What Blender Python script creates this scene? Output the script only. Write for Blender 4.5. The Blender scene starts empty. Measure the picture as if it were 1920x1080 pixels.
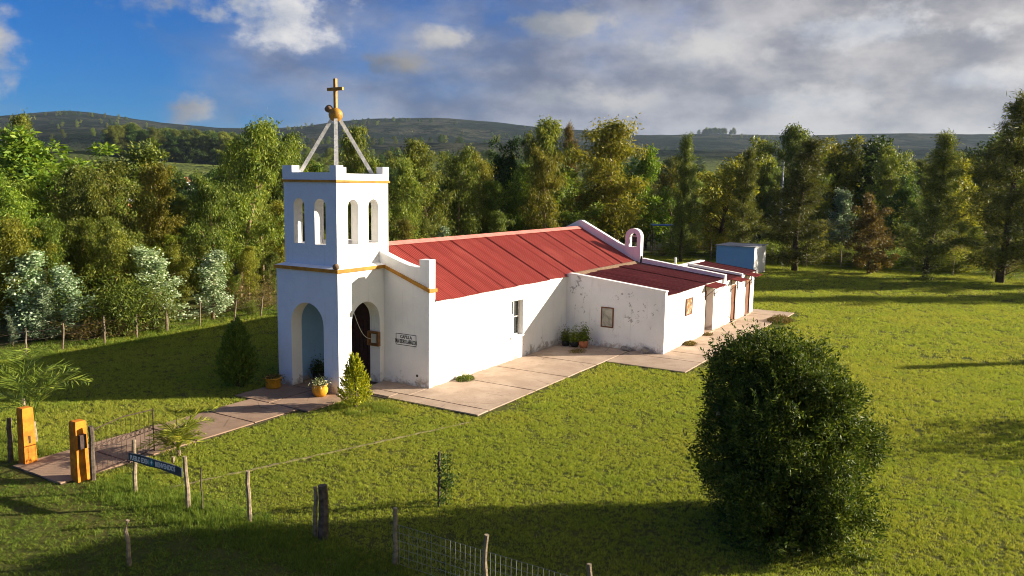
import bpy, bmesh, math, random
import numpy as np
from mathutils import Vector, Matrix

random.seed(11)
RNG = np.random.default_rng(5)
PI = math.pi
scene = bpy.context.scene
COL = scene.collection
R = math.radians

# ------------------------------------------------------------------ camera
CAM = (-20.258, -19.383, 7.474)
YAW, PITCH, ROLL = 0.54703, -0.12931, 0.01476
fwd = Vector((math.cos(PITCH)*math.cos(YAW), math.cos(PITCH)*math.sin(YAW), math.sin(PITCH)))
rgt = Vector((math.sin(YAW), -math.cos(YAW), 0))
upv = rgt.cross(fwd)
r2 = rgt*math.cos(ROLL) + upv*math.sin(ROLL)
u2 = upv*math.cos(ROLL) - rgt*math.sin(ROLL)
cam_d = bpy.data.cameras.new('camera')
cam_d.sensor_width = 36.0
cam_d.lens = 36.0*1500/1920
cam_d.clip_start = 0.1
cam_d.clip_end = 20000
cam = bpy.data.objects.new('camera', cam_d)
COL.objects.link(cam)
m = Matrix((r2, u2, -fwd)).transposed().to_4x4()
m.translation = CAM
cam.matrix_world = m
scene.camera = cam

# ------------------------------------------------------------------ light
EXPOSURE = 1.34
SUN_EL = R(16.8)
SUN_AZ = math.atan2(-0.77, 0.638)           # direction towards the sun, in the ground plane
sun_vec = Vector((math.cos(SUN_EL)*math.cos(SUN_AZ), math.cos(SUN_EL)*math.sin(SUN_AZ), math.sin(SUN_EL)))
sun_d = bpy.data.lights.new('sun', 'SUN')
sun_d.energy = 5.0
sun_d.angle = R(0.55)
sun_d.color = (1.0, 0.895, 0.73)
sun = bpy.data.objects.new('sun', sun_d)
COL.objects.link(sun)
sun.rotation_euler = sun_vec.to_track_quat('Z', 'Y').to_euler()
sun.location = (0, 0, 60)

scene.view_settings.view_transform = 'Standard'
scene.view_settings.look = 'None'
scene.view_settings.exposure = EXPOSURE
scene.view_settings.gamma = 1
scene.view_settings.use_curve_mapping = False
scene.render.engine = 'CYCLES'
scene.cycles.use_denoising = True
scene.cycles.max_bounces = 6
scene.cycles.diffuse_bounces = 3
scene.cycles.transmission_bounces = 3
scene.cycles.transparent_max_bounces = 4
scene.cycles.volume_bounces = 0
scene.cycles.sample_clamp_indirect = 6
scene.cycles.pixel_filter_type = 'BLACKMAN_HARRIS'
scene.cycles.filter_width = 1.0


class NT:
    """small helper to write node trees"""
    def __init__(self, tree):
        self.t = tree
        self.t.nodes.clear()
    def n(self, kind, **kw):
        nd = self.t.nodes.new(kind)
        for k, v in kw.items():
            setattr(nd, k, v)
        return nd
    def set(self, sock, v):
        if isinstance(v, bpy.types.NodeSocket):
            self.t.links.new(v, sock)
        elif isinstance(v, (tuple, list)) and len(v) == 3 and sock.type == 'RGBA':
            sock.default_value = (*v, 1)
        else:
            sock.default_value = v
    def m(self, op, a, b=0.0, c=0.0, clamp=False):
        nd = self.n('ShaderNodeMath', operation=op, use_clamp=clamp)
        for s, v in zip(nd.inputs, (a, b, c)):
            self.set(s, v)
        return nd.outputs[0]
    def step(self, x, lo, hi):                      # smooth ramp 0..1
        nd = self.n('ShaderNodeMapRange', interpolation_type='SMOOTHSTEP')
        self.set(nd.inputs[0], x)
        self.set(nd.inputs[1], lo); self.set(nd.inputs[2], hi)
        return nd.outputs[0]
    def mix(self, f, a, b, blend='MIX'):
        nd = self.n('ShaderNodeMix', data_type='RGBA', blend_type=blend)
        self.set(nd.inputs[0], f); self.set(nd.inputs[6], a); self.set(nd.inputs[7], b)
        return nd.outputs[2]
    def noise(self, vec, scale, detail=4.0, rough=0.55, dist=0.0):
        nd = self.n('ShaderNodeTexNoise')
        if vec is not None:
            self.set(nd.inputs['Vector'], vec)
        nd.inputs['Scale'].default_value = scale
        nd.inputs['Detail'].default_value = detail
        nd.inputs['Roughness'].default_value = rough
        nd.inputs['Distortion'].default_value = dist
        return nd.outputs['Fac']
    def mapped(self, vec, scale=(1, 1, 1), loc=(0, 0, 0), rot=(0, 0, 0)):
        nd = self.n('ShaderNodeMapping')
        self.set(nd.inputs[0], vec)
        nd.inputs['Location'].default_value = loc
        nd.inputs['Rotation'].default_value = rot
        nd.inputs['Scale'].default_value = scale
        return nd.outputs[0]


# ------------------------------------------------------------------ sky
def make_world():
    w = bpy.data.worlds.new('World')
    scene.world = w
    w.use_nodes = True
    k = NT(w.node_tree)
    out = k.n('ShaderNodeOutputWorld')
    bg = k.n('ShaderNodeBackground')
    bg.inputs['Strength'].default_value = 0.1
    sky = k.n('ShaderNodeTexSky', sky_type='NISHITA', sun_disc=False)
    sky.sun_elevation = SUN_EL
    sky.sun_rotation = math.atan2(sun_vec.x, sun_vec.y)
    sky.altitude = 100
    sky.air_density = 1.0
    sky.dust_density = 0.4
    sky.ozone_density = 2.5
    G = 10.0/2**EXPOSURE                                # display value -> world colour
    tc = k.n('ShaderNodeTexCoord').outputs['Generated']
    sep = k.n('ShaderNodeSeparateXYZ'); k.set(sep.inputs[0], tc)
    az = k.m('ARCTAN2', sep.outputs[1], sep.outputs[0])
    a = k.m('SUBTRACT', 0.547, az)                      # grows clockwise from the middle of the view
    sa = k.m('SINE', a)
    el = k.m('ARCSINE', sep.outputs[2])
    # deeper blue than the plain model, as through a polariser
    blue = k.mix(1.0, sky.outputs[0], SKY_TINT, 'MULTIPLY')
    # stratus deck: long flat banks, denser towards the sun's side
    n1 = k.noise(k.mapped(tc, scale=(1, 1, 2.0)), 5.0, 5, 0.56)
    n2 = k.noise(k.mapped(tc, scale=(1, 1, 2.1), loc=(3.1, 1.7, 0.4)), 8.5, 6, 0.58)
    bias = k.m('MULTIPLY_ADD', sa, 1.15, 0.25)
    veil = k.m('MULTIPLY', k.m('SUBTRACT', 1.0, k.step(el, 0.06, 0.18)), 0.17)
    dens = k.m('ADD', k.m('MULTIPLY_ADD', n1, 1.25, bias), veil)
    m1 = k.m('MULTIPLY', k.step(dens, 0.45, 1.05), 0.97)
    warm = k.step(sa, -0.15, 0.5)
    dark_c = k.mix(warm, tuple(G*x for x in (0.115, 0.145, 0.25)), tuple(G*x for x in (0.27, 0.27, 0.30)))
    lite_c = k.mix(warm, tuple(G*x for x in (0.36, 0.38, 0.46)), tuple(G*x for x in (0.62, 0.59, 0.57)))
    glow = k.step(sa, 0.45, 1.1)                          # deck brightens towards the sun
    lite_c = k.mix(glow, lite_c, tuple(G*x for x in (0.95, 0.88, 0.80)))
    lite_h = k.m('MULTIPLY', k.m('SUBTRACT', 1.0, k.step(el, 0.02, 0.14)), 0.16)
    sh = k.step(k.m('ADD', lite_h, k.m('MULTIPLY_ADD', n1, -0.35, k.m('MULTIPLY_ADD', n2, 1.2, 0.07))), 0.28, 0.78)
    col = k.mix(m1, blue, k.mix(sh, dark_c, lite_c))
    # fair-weather heaps: (angle right of the view's middle, elevation, half width, half height, brightness)
    nb = k.noise(k.mapped(tc, scale=(1, 1, 1.5), loc=(1.3, 0.2, 2.2)), 13, 5, 0.6)
    nz = k.m('MULTIPLY_ADD', nb, 3.0, -0.62)
    comb = k.n('ShaderNodeCombineXYZ'); k.set(comb.inputs[0], a); k.set(comb.inputs[1], el)
    heaps = [(-0.350, 0.222, 0.175, 0.060, 0.60), (-0.285, 0.200, 0.110, 0.060, 0.80), (-0.60, 0.130, 0.070, 0.055, 0.52),
             (-0.380, 0.080, 0.036, 0.026, 0.48), (-0.085, 0.172, 0.045, 0.020, 0.56), (-0.010, 0.140, 0.040, 0.018, 0.58),
             (-0.13, 0.140, 0.07, 0.018, 0.30), (0.07, 0.190, 0.10, 0.026, 0.50), (0.20, 0.155, 0.13, 0.030, 0.62), (0.40, 0.175, 0.16, 0.030, 0.74),
             (0.09, 0.105, 0.10, 0.022, 0.56), (0.30, 0.100, 0.13, 0.022, 0.64), (0.50, 0.120, 0.10, 0.024, 0.70), (-1.05, 0.22, 0.16, 0.07, 0.5), (-1.8, 0.3, 0.3, 0.10, 0.5), (2.6, 0.32, 0.4, 0.12, 0.5)]
    for (a0, e0, ra, re, br) in heaps:
        v = k.n('ShaderNodeVectorMath', operation='MULTIPLY_ADD')
        k.set(v.inputs[0], comb.outputs[0]); v.inputs[1].default_value = (1/ra, 1/re, 0); v.inputs[2].default_value = (-a0/ra, -e0/re, 0)
        ln_ = k.n('ShaderNodeVectorMath', operation='LENGTH'); k.set(ln_.inputs[0], v.outputs[0])
        mk = k.step(k.m('SUBTRACT', nz, ln_.outputs['Value']), -0.05, 0.75)
        dt = k.n('ShaderNodeVectorMath', operation='DOT_PRODUCT'); k.set(dt.inputs[0], v.outputs[0]); dt.inputs[1].default_value = (0.30, 0.10, 0)
        lit = k.step(k.m('MULTIPLY_ADD', n2, 1.6, dt.outputs['Value']), 0.45, 1.15)
        cc = k.mix(lit, tuple(G*br*x for x in (0.48, 0.54, 0.66)), tuple(G*br*x for x in (1.05, 1.02, 1.0)))
        col = k.mix(mk, col, cc)
    k.set(bg.inputs['Color'], col)
    k.t.links.new(bg.outputs[0], out.inputs['Surface'])
SKY_TINT = (0.02, 0.20, 0.48)
make_world()
scene.world.cycles.sampling_method = 'MANUAL'
scene.world.cycles.sample_map_resolution = 512


# ------------------------------------------------------------------ materials
def new_mat(name):
    mt = bpy.data.materials.new(name)
    mt.use_nodes = True
    k = NT(mt.node_tree)
    out = k.n('ShaderNodeOutputMaterial')
    b = k.n('ShaderNodeBsdfPrincipled')
    k.t.links.new(b.outputs[0], out.inputs[0])
    return mt, k, b, out

def bump(k, b, h, strength, dist=0.02):
    nd = k.n('ShaderNodeBump')
    nd.inputs['Strength'].default_value = strength
    nd.inputs['Distance'].default_value = dist
    k.set(nd.inputs['Height'], h)
    k.t.links.new(nd.outputs[0], b.inputs['Normal'])

def obj_co(k):
    return k.n('ShaderNodeTexCoord').outputs['Object']

def geo_pos(k):
    return k.n('ShaderNodeNewGeometry').outputs['Position']

def simple(name, c, rough=0.7, var=0.25, scale=6.0, bmp=0.2, spec=0.3, bd=0.01):
    mt, k, b, out = new_mat(name)
    co = obj_co(k)
    n = k.noise(co, scale, 6, 0.6)
    lo = tuple(x*(1-var) for x in c); hi = tuple(min(1, x*(1+var)) for x in c)
    k.set(b.inputs['Base Color'], k.mix(k.step(n, 0.3, 0.7), lo, hi))
    b.inputs['Roughness'].default_value = rough
    b.inputs['Specular IOR Level'].default_value = spec
    bump(k, b, k.noise(co, scale*5, 5, 0.6), bmp, bd)
    return mt

def plaster(name, base, peel=0.0, stain=0.35):
    mt, k, b, out = new_mat(name)
    co = geo_pos(k)
    sep = k.n('ShaderNodeSeparateXYZ'); k.set(sep.inputs[0], co)
    n = k.noise(co, 1.3, 6, 0.6)
    col = k.mix(k.step(n, 0.35, 0.75), base, tuple(x*0.93 for x in base))
    # vertical rain streaks
    st = k.noise(k.mapped(co, scale=(2.2, 2.2, 0.22)), 2.4, 6, 0.62)
    col = k.mix(k.m('MULTIPLY', k.step(st, 0.56, 0.78), stain*0.9), col, (0.36, 0.31, 0.25))
    # blotches of splashed soil and flaking along the footing
    lowz = k.m('SUBTRACT', 0.55, sep.outputs[2])
    sp = k.m('ADD', k.m('MULTIPLY', lowz, 0.55), k.noise(co, 3.1, 7, 0.66, 0.4))
    col = k.mix(k.m('MULTIPLY', k.step(sp, 0.60, 0.86), 0.75), col, (0.34, 0.25, 0.16))
    flk = k.m('ADD', k.m('MULTIPLY', lowz, 0.22), k.noise(co, 2.3, 9, 0.62, 0.8))
    fl = k.step(flk, 0.665, 0.685)
    col = k.mix(k.m('MULTIPLY', fl, 0.75), col, (0.40, 0.35, 0.29))
    h = k.noise(co, 9, 8, 0.65)
    if peel:
        pz = k.m('ADD', k.noise(co, 4.2, 10, 0.72, 1.1), k.m('MULTIPLY', k.m('SUBTRACT', k.noise(co, 0.9, 3), 0.5), 0.55))
        pm = k.m('MULTIPLY', k.step(pz, 0.635, 0.665), k.step(sep.outputs[2], 0.35, 1.1))
        col = k.mix(k.m('MULTIPLY', pm, peel), col, (0.36, 0.33, 0.32))
        h = k.m('SUBTRACT', h, k.m('MULTIPLY', pm, 0.8))
    h = k.m('SUBTRACT', h, k.m('MULTIPLY', fl, 0.9))
    k.set(b.inputs['Base Color'], col)
    b.inputs['Roughness'].default_value = 0.85
    b.inputs['Specular IOR Level'].default_value = 0.2
    bump(k, b, k.m('ADD', h, k.m('MULTIPLY', k.noise(co, 1.6, 4, 0.5), 2.2)), 0.55, 0.03)
    return mt

def roof_mat(name, base, fade):
    mt, k, b, out = new_mat(name)
    co = geo_pos(k)
    st = k.noise(k.mapped(co, scale=(7.0, 0.5, 0.5)), 1.2, 7, 0.66)
    n = k.noise(co, 0.8, 6, 0.6)
    col = k.mix(k.step(st, 0.32, 0.72), tuple(x*0.72 for x in base), base)
    col = k.mix(k.m('MULTIPLY', k.step(n, 0.48, 0.75), 0.55), col, fade)
    rust = k.noise(k.mapped(co, scale=(5, 0.8, 0.8), loc=(3, 2, 1)), 2.0, 8, 0.7)
    col = k.mix(k.m('MULTIPLY', k.step(rust, 0.62, 0.76), 0.5), col, (0.10, 0.03, 0.025))
    rnd = k.n('ShaderNodeObjectInfo').outputs['Random']
    col = k.mix(k.m('MULTIPLY', rnd, 0.35), col, tuple(x*0.70 for x in base))
    k.set(b.inputs['Base Color'], col)
    b.inputs['Roughness'].default_value = 0.62
    b.inputs['Specular IOR Level'].default_value = 0.25
    bump(k, b, k.noise(co, 22, 5, 0.6), 0.15, 0.01)
    return mt

def concrete(name, base, dark, joints=0.5):
    mt, k, b, out = new_mat(name)
    co = geo_pos(k)
    n = k.noise(co, 0.9, 8, 0.62, 0.3)
    col = k.mix(k.step(n, 0.3, 0.72), dark, base)
    n2 = k.noise(co, 5.0, 9, 0.7)
    col = k.mix(k.m('MULTIPLY', k.step(n2, 0.52, 0.74), 0.5), col, tuple(x*0.55 for x in dark))
    n3 = k.noise(k.mapped(co, loc=(9, 4, 2)), 26, 6, 0.75)
    col = k.mix(k.m('MULTIPLY', k.step(n3, 0.5, 0.8), 0.45), col, tuple(min(1, x*1.25) for x in base))
    vor = k.n('ShaderNodeTexVoronoi', feature='DISTANCE_TO_EDGE')
    k.set(vor.inputs['Vector'], co)
    vor.inputs['Scale'].default_value = 0.5
    cr = k.m('MULTIPLY', k.m('SUBTRACT', 1.0, k.step(vor.outputs['Distance'], 0.0, 0.016)), k.step(k.noise(co, 0.6, 3), 0.5, 0.58))
    col = k.mix(k.m('MULTIPLY', cr, 0.6), col, tuple(x*0.35 for x in dark))
    rnd = k.n('ShaderNodeObjectInfo').outputs['Random']
    col = k.mix(k.m('MULTIPLY', rnd, 0.25), col, tuple(x*0.8 for x in dark))
    k.set(b.inputs['Base Color'], col)
    b.inputs['Roughness'].default_value = 0.9
    b.inputs['Specular IOR Level'].default_value = 0.2
    bump(k, b, n3, 0.4, 0.02)
    return mt

def leaf_mat(name, cols, trans=0.35, rough=0.5, spec=0.25, var=0.75, patchy=None):
    """cols: list of colours a leaf picks from at random"""
    mt, k, b, out = new_mat(name)
    at = k.n('ShaderNodeAttribute', attribute_name='rnd').outputs['Fac']
    ramp = k.n('ShaderNodeValToRGB')
    e = ramp.color_ramp.elements
    while len(e) < len(cols):
        e.new(0.5)
    for i, c in enumerate(cols):
        e[i].position = i/(len(cols)-1)
        e[i].color = (*c, 1)
    k.set(ramp.inputs[0], at)
    hs = k.n('ShaderNodeHueSaturation')
    rnd = k.n('ShaderNodeObjectInfo').outputs['Random']
    k.set(hs.inputs['Hue'], k.m('MULTIPLY_ADD', rnd, 0.05*var, 0.505-0.02*var))
    k.set(hs.inputs['Saturation'], 1.0)
    k.set(hs.inputs['Value'], k.m('MULTIPLY_ADD', k.m('FRACT', k.m('MULTIPLY', rnd, 7.31)), var, 1.03-var/2))
    col = ramp.outputs[0]
    if patchy:                                   # broad drier and greener areas of the turf
        pn = k.noise(geo_pos(k), 0.16, 5, 0.6)
        pm = k.noise(k.mapped(geo_pos(k), loc=(31, 7, 0)), 0.55, 4, 0.6)
        col = k.mix(k.m('MULTIPLY', k.step(pn, 0.42, 0.66), 0.75), col, k.mix(1.0, col, patchy, 'MULTIPLY'))
        col = k.mix(k.m('MULTIPLY', k.step(pm, 0.52, 0.70), 0.5), col, k.mix(1.0, col, (0.68, 0.86, 0.75), 'MULTIPLY'))
    k.set(hs.inputs['Color'], col)
    col = hs.outputs[0]
    k.set(b.inputs['Base Color'], col)
    b.inputs['Roughness'].default_value = rough
    b.inputs['Specular IOR Level'].default_value = spec
    tr = k.n('ShaderNodeBsdfTranslucent')
    k.set(tr.inputs[0], k.mix(0.5, col, k.mix(1.0, col, (1.6, 1.5, 0.5), 'MULTIPLY')))
    mx = k.n('ShaderNodeMixShader')
    mx.inputs[0].default_value = trans
    k.t.links.new(b.outputs[0], mx.inputs[1])
    k.t.links.new(tr.outputs[0], mx.inputs[2])
    k.t.links.new(mx.outputs[0], out.inputs[0])
    return mt

def ground_mat():
    mt, k, b, out = new_mat('ground_turf')
    co = geo_pos(k)
    n = k.noise(co, 0.22, 6, 0.6)
    col = k.mix(k.step(n, 0.3, 0.7), (0.070, 0.085, 0.016), (0.115, 0.110, 0.026))
    n2 = k.noise(co, 7.0, 6, 0.7)
    col = k.mix(k.m('MULTIPLY', k.step(n2, 0.45, 0.7), 0.6), col, (0.03, 0.036, 0.010))
    # open country far off: fields of differing green and straw
    vor = k.n('ShaderNodeTexVoronoi')
    k.set(vor.inputs['Vector'], k.mapped(co, scale=(1, 1, 0), rot=(0, 0, 0.5)))
    vor.inputs['Scale'].default_value = 0.006
    dist = k.n('ShaderNodeVectorMath', operation='LENGTH'); k.set(dist.inputs[0], co)
    fld = k.mix(0.6, (0.13, 0.16, 0.035), vor.outputs['Color'], 'OVERLAY')
    fld = k.mix(0.75, fld, (0.14, 0.165, 0.04))
    gx = k.n('ShaderNodeSeparateXYZ'); k.set(gx.inputs[0], co)
    col = k.mix(k.step(gx.outputs[0], 60.2, 61.5), col, fld)      # pasture beyond the back fence
    col = k.mix(k.step(dist.outputs['Value'], 90, 260), col, fld)
    k.set(b.inputs['Base Color'], col)
    b.inputs['Roughness'].default_value = 0.95
    b.inputs['Specular IOR Level'].default_value = 0.1
    h = k.m('ADD', k.noise(co, 6.0, 5, 0.6), k.m('MULTIPLY', k.noise(co, 22, 4, 0.7), 0.5))
    bump(k, b, h, 0.9, 0.09)
    return mt

def hill_mat():
    mt, k, b, out = new_mat('hill_cover')
    co = geo_pos(k)
    sp = k.n('ShaderNodeSeparateXYZ'); k.set(sp.inputs[0], co)
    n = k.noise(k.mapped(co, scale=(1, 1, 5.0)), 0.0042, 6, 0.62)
    col = k.mix(k.step(n, 0.44, 0.60), (0.012, 0.020, 0.013), (0.050, 0.052, 0.034))  # very dark tones: the clouds' shade over the hills is put into the colour
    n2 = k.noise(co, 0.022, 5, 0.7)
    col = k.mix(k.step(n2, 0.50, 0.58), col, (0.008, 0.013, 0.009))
    # farmed foot slopes
    low = k.m('SUBTRACT', 1.0, k.step(sp.outputs[2], 22.0, 48.0))
    col = k.mix(low, col, k.mix(k.step(k.noise(co, 0.006, 3), 0.45, 0.55), (0.13, 0.155, 0.04), (0.075, 0.095, 0.03)))
    k.set(b.inputs['Base Color'], col)
    b.inputs['Roughness'].default_value = 1.0
    b.inputs['Specular IOR Level'].default_value = 0.0
    bump(k, b, n2, 1.0, 12.0)
    return mt

M = {}
M['plaster'] = plaster('white_plaster', (0.87, 0.85, 0.82))
M['plaster_worn'] = plaster('peeling_plaster', (0.86, 0.84, 0.82), peel=0.85)
M['plaster_blue'] = plaster('pale_blue_plaster', (0.66, 0.74, 0.88), stain=0.25)  # pale blue base for the tower faces turned to the front
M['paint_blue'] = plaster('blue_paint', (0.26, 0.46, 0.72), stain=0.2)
M['shed_blue'] = plaster('shed_blue_paint', (0.22, 0.42, 0.66), peel=0.35)
M['ochre'] = simple('ochre_paint', (0.42, 0.195, 0.022), 0.7, 0.25, 3, 0.2)
M['orange'] = simple('orange_paint', (0.56, 0.185, 0.012), 0.8, 0.35, 3.5, 0.5)
M['gold'] = simple('gold_paint', (0.40, 0.20, 0.028), 0.55, 0.3, 8, 0.2)
M['grey_beam'] = simple('weathered_white_beam', (0.62, 0.60, 0.57), 0.8, 0.25, 9, 0.3)
M['roof'] = roof_mat('red_corrugated_sheet', (0.35, 0.050, 0.038), (0.45, 0.095, 0.068))
M['roof_annex'] = roof_mat('dark_red_corrugated_sheet', (0.17, 0.022, 0.021), (0.23, 0.037, 0.033))
M['ridge'] = simple('faded_red_ridge', (0.62, 0.20, 0.16), 0.7, 0.2, 3, 0.2)
M['concrete'] = concrete('patio_concrete', (0.52, 0.395, 0.295), (0.38, 0.275, 0.200))
M['path'] = concrete('path_concrete', (0.39, 0.265, 0.180), (0.26, 0.170, 0.112))
M['gap'] = simple('dark_joint_soil', (0.06, 0.045, 0.03), 1, 0.3, 8, 0.3)
M['door'] = simple('dark_brown_door', (0.055, 0.020, 0.014), 0.55, 0.3, 5, 0.15)
M['door2'] = simple('red_brown_door', (0.16, 0.055, 0.022), 0.6, 0.3, 5, 0.15)
M['wood'] = simple('varnished_wood', (0.20, 0.085, 0.022), 0.5, 0.3, 7, 0.2)
M['post'] = simple('grey_weathered_post', (0.27, 0.205, 0.135), 0.9, 0.45, 9, 0.6, bd=0.02)
M['post_mid'] = simple('brown_weathered_post', (0.19, 0.145, 0.095), 0.9, 0.45, 9, 0.6, bd=0.02)
M['post_dark'] = simple('dark_weathered_post', (0.10, 0.075, 0.055), 0.9, 0.5, 8, 0.6, bd=0.02)
M['iron'] = simple('rusty_iron', (0.06, 0.035, 0.028), 0.7, 0.4, 12, 0.2)
M['wire'] = simple('galvanised_wire', (0.36, 0.36, 0.34), 0.5, 0.2, 3, 0.0)
M['glass'] = simple('window_glass', (0.03, 0.035, 0.035), 0.08, 0.2, 2, 0.0, spec=0.6)
M['paper'] = simple('notice_paper', (0.60, 0.57, 0.48), 0.6, 0.12, 4, 0.05)
M['black'] = simple('black_paint', (0.02, 0.02, 0.02), 0.6, 0.2, 6, 0.1)
M['rope'] = simple('pale_rope', (0.62, 0.58, 0.48), 0.9, 0.1, 6, 0.1)
M['slate'] = simple('slate_blue_board', (0.045, 0.055, 0.075), 0.6, 0.3, 5, 0.2)
M['letter'] = simple('white_lettering', (0.75, 0.76, 0.78), 0.7, 0.1, 9, 0.0)
M['teal'] = simple('teal_emblem', (0.02, 0.22, 0.26), 0.6, 0.2, 9, 0.0)
M['pot'] = simple('yellow_glazed_pot', (0.62, 0.30, 0.02), 0.45, 0.2, 5, 0.1)
M['terracotta'] = simple('terracotta', (0.46, 0.16, 0.07), 0.8, 0.2, 6, 0.2)
M['soil'] = simple('dark_soil', (0.05, 0.035, 0.025), 1, 0.3, 12, 0.6)
M['mud'] = simple('dried_mud', (0.20, 0.125, 0.075), 0.95, 0.3, 10, 0.6, bd=0.02)
M['rock'] = simple('grey_rubble', (0.30, 0.27, 0.24), 0.95, 0.3, 6, 0.6, bd=0.03)
M['bark'] = simple('eucalyptus_bark', (0.30, 0.20, 0.12), 0.9, 0.4, 3, 0.4, bd=0.03)
M['bark_dark'] = simple('dark_bark', (0.085, 0.06, 0.04), 0.95, 0.4, 5, 0.6, bd=0.03)
M['blue_sheet'] = simple('blue_sheet', (0.03, 0.12, 0.42), 0.5, 0.2, 2, 0.1)
M['tile_red'] = simple('orange_brick', (0.50, 0.19, 0.10), 0.9, 0.3, 5, 0.3)
M['grey_roof'] = simple('grey_sheet_roof', (0.30, 0.30, 0.31), 0.6, 0.2, 2, 0.1)
M['ground'] = ground_mat()
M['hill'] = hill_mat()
M['olive'] = leaf_mat('eucalyptus_olive', [(0.066, 0.096, 0.014), (0.150, 0.182, 0.024), (0.270, 0.272, 0.040)])
M['gold_leaf'] = leaf_mat('eucalyptus_golden', [(0.092, 0.102, 0.012), (0.205, 0.205, 0.020), (0.34, 0.295, 0.035)])
M['green'] = leaf_mat('green_leaf', [(0.066, 0.108, 0.011), (0.152, 0.200, 0.018), (0.275, 0.305, 0.028)])
M['darkgreen'] = leaf_mat('dark_green_leaf', [(0.030, 0.060, 0.012), (0.060, 0.105, 0.018), (0.115, 0.160, 0.028)])
M['casuarina'] = leaf_mat('casuarina_needles', [(0.042, 0.060, 0.012), (0.105, 0.125, 0.020), (0.225, 0.225, 0.036)], trans=0.3)
M['silver'] = leaf_mat('silver_green_leaf', [(0.12, 0.19, 0.075), (0.28, 0.36, 0.20), (0.54, 0.58, 0.42)], trans=0.25, rough=0.45)
M['dry'] = leaf_mat('dry_brown_leaf', [(0.085, 0.062, 0.016), (0.18, 0.125, 0.026), (0.26, 0.19, 0.05)], trans=0.25, var=0.25)
M['shrub'] = leaf_mat('shrub_leaf', [(0.062, 0.086, 0.012), (0.138, 0.162, 0.020), (0.245, 0.245, 0.032)])
M['bush'] = leaf_mat('evergreen_bush_leaf', [(0.028, 0.046, 0.009), (0.078, 0.108, 0.015), (0.215, 0.225, 0.032)], trans=0.25, rough=0.55, spec=0.15)
M['cypress'] = leaf_mat('cypress_spray', [(0.075, 0.125, 0.018), (0.140, 0.200, 0.028), (0.22, 0.27, 0.04)], trans=0.25, var=0.2)
M['golden_con'] = leaf_mat('golden_conifer_spray', [(0.10, 0.15, 0.012), (0.30, 0.32, 0.02), (0.62, 0.54, 0.03)], trans=0.3, var=0.1)
M['palm'] = leaf_mat('palm_leaflet', [(0.11, 0.16, 0.02), (0.20, 0.26, 0.03), (0.31, 0.34, 0.05)], trans=0.3, var=0.3)
M['palm_y'] = leaf_mat('yellow_palm_leaflet', [(0.15, 0.19, 0.02), (0.28, 0.31, 0.03), (0.46, 0.41, 0.05)], trans=0.3, var=0.3)
M['grass'] = leaf_mat('lawn_blade', [(0.178, 0.234, 0.024), (0.295, 0.350, 0.038), (0.47, 0.45, 0.085)], trans=0.4, rough=0.6, spec=0.15, var=0.12, patchy=(1.16, 1.03, 1.25))
M['rough'] = leaf_mat('rough_grass_blade', [(0.085, 0.145, 0.018), (0.155, 0.225, 0.028), (0.27, 0.295, 0.045)], trans=0.35, rough=0.6, spec=0.15, var=0.3, patchy=(1.2, 1.0, 1.1))
M['flower'] = leaf_mat('pot_flower', [(0.10, 0.14, 0.03), (0.14, 0.18, 0.05), (0.60, 0.55, 0.40)], trans=0.2)

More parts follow.
